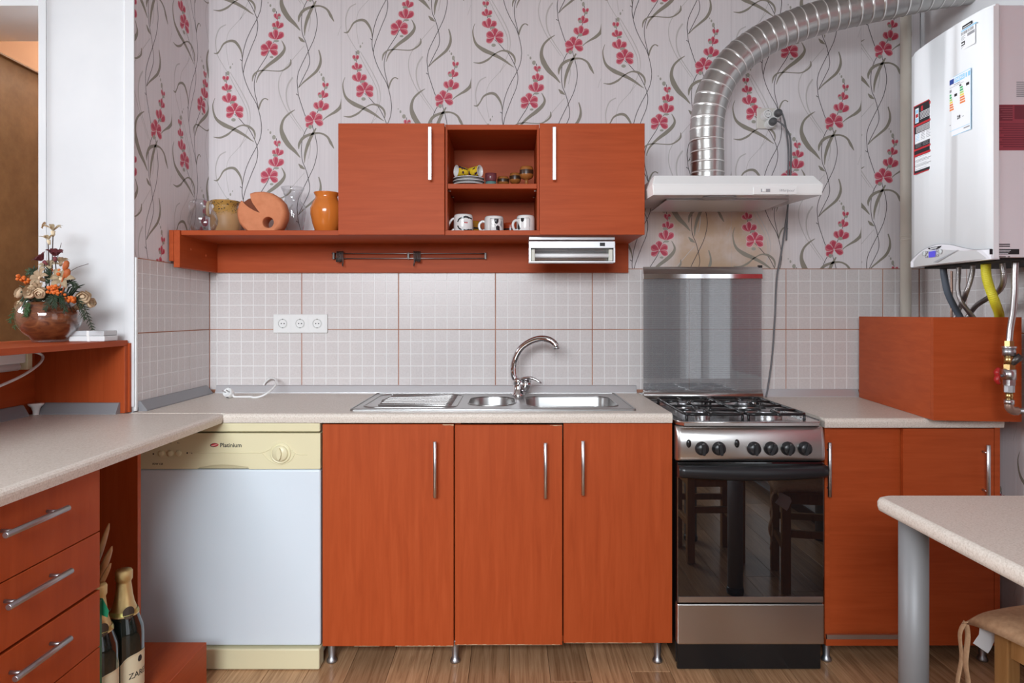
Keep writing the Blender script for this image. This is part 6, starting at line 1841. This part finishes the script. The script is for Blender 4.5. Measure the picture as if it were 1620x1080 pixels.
# ---- flower arrangement
random.seed(11)
fx, fy = PX(78, 2.13), 2.13
r_ = root('flower_arrangement', (fx, fy, ZS), 'glass bowl of cream and orange artificial flowers on the bar shelf', 'flowers')
bz = ZS + 0.0006
M_FILL = mat('brown_filling', (0.20, 0.055, 0.018), 0.6)
noise_color(M_FILL, [(0.3, (0.09, 0.022, 0.008)), (0.55, (0.22, 0.065, 0.02)), (0.8, (0.36, 0.14, 0.05))], scale=(1, 1, 2.5), nscale=22, detail=5, distort=1.5)
R0 = 0.0905
def sph(t, k=1.0): return (R0*k*math.sin(t), 0.078 - 0.077*k*math.cos(t))
outp = [(0, 0.0)] + [(0.045, 0.0005)] + [sph(math.radians(a)) for a in range(36, 136, 8)]
inn = [sph(math.radians(a), 0.97) for a in range(132, 34, -8)] + [(0.042, 0.0035), (0, 0.0035)]
MB().lathe(outp + inn, (fx, fy, bz), n=48).build('glass_bowl', M_GLASS, r_)
MB().lathe([(0, 0.006), (0.040, 0.0065)] + [sph(math.radians(a), 0.945) for a in range(38, 128, 8)] + [(0, 0.128)], (fx, fy, bz), n=40).build('filling', M_FILL, r_)
M_PCR = mat('cream_petal', (0.62, 0.45, 0.29), 0.7); M_PCR2 = mat('pale_petal', (0.68, 0.55, 0.37), 0.7)
M_POR = mat('orange_berry', (0.62, 0.13, 0.015), 0.6); M_PPL = mat('plum_petal', (0.20, 0.045, 0.055), 0.6); M_FERN = mat('dark_fern', (0.018, 0.035, 0.014), 0.6)
M_FERNG = mat('green_fern', (0.03, 0.075, 0.02), 0.6); M_STEM = mat('brown_stem', (0.05, 0.025, 0.02), 0.6); M_BUDO = mat('rust_bud', (0.42, 0.10, 0.025), 0.6)
def FP(x, y, dy=0.0): return P(x, y, fy + dy)
def basis(n_):
    n_ = Vector(n_).normalized(); u = n_.orthogonal().normalized(); return n_, u, n_.cross(u)
def rose(c, n_, R_, m=None):
    n_, u, w = basis(n_); c = Vector(c); mb = MB()
    # spiral petal sheet
    T = 40; turns = 2.6; top, bot = [], []
    for i in range(T*2+1):
        t = i/(T*2); a = turns*2*math.pi*t; rr = R_*(0.14 + 0.72*t) * (1 + 0.06*math.sin(5*a))
        d_ = u*math.cos(a) + w*math.sin(a)
        bot.append(mb.bm.verts.new(c + d_*rr*0.55 - n_*R_*0.55*(0.4 + 0.6*t)))
        top.append(mb.bm.verts.new(c + d_*rr*1.08 + n_*R_*(0.40 - 0.42*t*t)))
    for i in range(T*2):
        f = mb.bm.faces.new((bot[i], bot[i+1], top[i+1], top[i])); f.smooth = True
    bmesh.ops.solidify(mb.bm, geom=list(mb.bm.faces), thickness=0.0012)
    # closed calyx behind
    M3 = Matrix((u, w, n_)).transposed().to_4x4()
    mb.lathe([(0, -R_*0.75), (R_*0.45, -R_*0.62), (R_*0.78, -R_*0.25), (R_*0.70, 0.0), (0, 0.02*R_)], c, n=18, M=M3)
    mb.build('rose', m or M_PCR, r_)
def petal_flower(c, n_, R_, k, m, name, cupf=0.55, wid=0.25):
    n_, u, w = basis(n_); c = Vector(c); mb = MB()
    for j in range(k):
        a = 2*math.pi*j/k + 0.3
        d_ = u*math.cos(a) + w*math.sin(a); s_ = -u*math.sin(a) + w*math.cos(a)
        P_ = []
        for i in range(6):
            t = i/5
            cc = c + d_*R_*(0.12 + 0.88*t) + n_*R_*(cupf*(0.2 + t) - (0.55*t*t*t)) 
            hw = R_*wid*math.sin(math.pi*(0.12 + 0.86*t))
            P_.append([mb.bm.verts.new(cc - s_*hw + n_*hw*0.25), mb.bm.verts.new(cc), mb.bm.verts.new(cc + s_*hw + n_*hw*0.25)])
        for i in range(5):
            for q in range(2):
                f = mb.bm.faces.new((P_[i][q], P_[i][q+1], P_[i+1][q+1], P_[i+1][q])); f.smooth = True
    bmesh.ops.solidify(mb.bm, geom=list(mb.bm.faces), thickness=0.0012)
    M3 = Matrix((u, w, n_)).transposed().to_4x4()
    mb.lathe([(0, -R_*0.5), (R_*0.14, -R_*0.4), (R_*0.22, R_*0.1), (0, R_*0.2)], c, n=12, M=M3)
    mb.build(name, m, r_)
def stem(pts, r=0.0016, m=None, name='stem'):
    MB().tube(bez(pts, 6), r, n=7).build(name, m or M_STEM, r_)
def berries(x, y, dy, n_=10, spread=0.016):
    mb = MB()
    for k in range(n_):
        c = FP(x, y, dy) + Vector((random.uniform(-1, 1)*spread, random.uniform(-0.6, 0.6)*spread, random.uniform(-0.5, 0.5)*spread))
        s_ = random.uniform(0.0035, 0.006)
        mb.lathe([(0, -s_), (s_*0.7, -s_*0.7), (s_, 0), (s_*0.7, s_*0.7), (0, s_)], c, n=8)
    mb.build('berry_sprig', M_POR, r_)['kind'] = 'stuff'
def fern(base, tip, droop, m, wid=0.012, K_=16):
    base, tip = Vector(base), Vector(tip); mid = (base + tip)/2 + Vector((0, 0, droop))
    c = bez([base, mid, tip], 10); mb = MB(); mb.tube(c, 0.0012, n=5)
    for i in range(2, len(c)-1):
        t = (c[i+1] - c[i-1]).normalized()
        for s in (-1, 1):
            sd = t.cross(Vector((0, 1, 0))).normalized()*s
            w_ = wid*(0.5 + 0.5*math.sin(math.pi*i/len(c)))
            e = c[i] + sd*w_ + t*w_*0.9 + Vector((0, random.uniform(-0.006, 0.006), random.uniform(-0.004, 0.002)))
            mb.tube([c[i], (c[i] + e)/2, e], [0.0010, 0.0016, 0.0004], n=5)
    mb.build('fern', m, r_)['kind'] = 'stuff'
rim = Vector((fx, fy, bz + 0.134))
# dark moss mound at the mouth
mb = MB()
for k in range(60):
    a = random.uniform(0, 2*math.pi); q = random.uniform(0.02, 0.075)
    b0 = rim + Vector((q*math.cos(a)*0.8, q*math.sin(a)*0.8, 0.005)); e = rim + Vector((q*math.cos(a)*1.35, q*math.sin(a)*1.25, random.uniform(-0.045, 0.05)))
    mb.tube([b0, (b0+e)/2 + Vector((0, 0, 0.012)), e], [0.002, 0.0032, 0.0006], n=5)
mb.lathe([(0, -0.012), (0.060, -0.006), (0.066, 0.006), (0.045, 0.022), (0, 0.032)], rim, n=20)
mb.build('moss', M_FERN, r_)['kind'] = 'stuff'
for (x, y, dy, nn, R_) in ((46, 461, -0.075, (-0.25, -1, 0.15), 0.0225), (29, 484, -0.05, (-0.5, -1, -0.1), 0.0175), (131, 470, -0.04, (0.45, -0.9, 0.35), 0.0215), (145, 479, -0.02, (0.95, -0.3, 0.05), 0.0165), (28, 463, -0.02, (-0.9, -0.4, 0.3), 0.018), (62, 464, -0.085, (0.3, -1, -0.2), 0.0165), (125, 485, 0.0, (0.6, -0.5, -0.5), 0.013)):
    rose(FP(x, y, dy), nn, R_*1.22)
for (x, y, dy, nn, R_, m) in ((97, 442, -0.03, (0.3, -0.9, 0.5), 0.040, M_PCR2), (64, 440, -0.05, (-0.3, -0.9, 0.5), 0.036, M_PCR), (78, 422, 0.0, (0.0, -0.6, 0.8), 0.034, M_PCR2), (96, 415, 0.02, (0.3, -0.4, 0.9), 0.028, M_PCR), (60, 457, -0.07, (0.4, -1, 0.1), 0.024, M_PCR)):
    petal_flower(FP(x, y, dy), nn, R_, 6, m, 'lily')
petal_flower(FP(84, 367, 0), (0.15, -0.25, 1), 0.030, 5, M_PCR2, 'lily', cupf=0.95)
petal_flower(FP(77, 381, -0.01), (-0.1, -0.25, 1), 0.026, 5, M_PCR2, 'lily', cupf=0.95)
petal_flower(FP(72, 357, 0.01), (-0.8, -0.3, 0.4), 0.014, 4, M_PCR, 'lily_bud', cupf=0.7, wid=0.5)
stem([FP(84, 371), FP(83, 400), FP(82, 450), rim])
stem([FP(76, 385, -0.01), FP(77, 405, -0.01), FP(78, 450), rim])
for (x, y, nn, R_) in ((70, 414, (-0.5, -0.5, 0.8), 0.026), (87, 408, (0.2, -0.3, 1), 0.027)):
    petal_flower(FP(x, y, -0.015), nn, R_, 5, M_PPL, 'tulip', cupf=1.15, wid=0.42)
    stem([FP(x, y + 3, -0.015), FP(x + 1, y + 25, -0.01), rim])
for (x, y, a) in ((104, 420, 0.3), (106, 433, 0.35)):
    mb = MB().lathe([(0, -0.018), (0.006, -0.012), (0.0095, 0.0), (0.007, 0.012), (0, 0.018)], FP(x, y, -0.03), n=14, M=Matrix.Rotation(a, 4, 'Y'))
    mb.build('bud', M_BUDO, r_)
    stem([FP(x - 1, y + 6, -0.03), FP(x - 5, y + 22, -0.04), FP(x - 10, y + 36, -0.05)], 0.0022, M_BUDO)
for (x, y, dy) in ((35, 440, -0.03), (42, 444, -0.03), (84, 456, -0.085), (80, 460, -0.085), (92, 464, -0.08), (110, 473, -0.07), (88, 430, -0.03), (113, 475, -0.06)):
    berries(x, y, dy)
for k, (x0, y0, x1, y1, dr, m, dy) in enumerate(((52, 480, 14, 510, 0.03, M_FERNG, -0.04), (56, 475, 22, 520, 0.035, M_FERNG, -0.03), (48, 480, 40, 500, 0.01, M_FERNG, -0.09), (110, 478, 147, 522, 0.045, M_FERN, -0.03), (112, 476, 135, 505, 0.03, M_FERN, -0.05), (100, 455, 122, 455, 0.02, M_FERN, -0.02), (60, 440, 48, 434, 0.02, M_FERN, -0.01), (75, 450, 77, 425, 0.0, M_FERN, -0.05), (95, 470, 70, 490, 0.015, M_FERN, -0.09), (90, 470, 104, 492, 0.015, M_FERN, -0.085), (85, 470, 86, 486, 0.01, M_FERN, -0.095), (55, 455, 45, 430, 0.02, M_FERNG, 0.0))):
    fern(FP(x0, y0, dy), FP(x1, y1, dy), dr, m)
stem([FP(110, 430, -0.02), FP(122, 423, -0.02), FP(140, 417, -0.02)], 0.0008)
stem([FP(88, 420), FP(93, 400), FP(97, 384)], 0.0008)

# helper marks are not part of the scene
for o in bpy.data.objects:
    if '_world' in o: del o['_world']
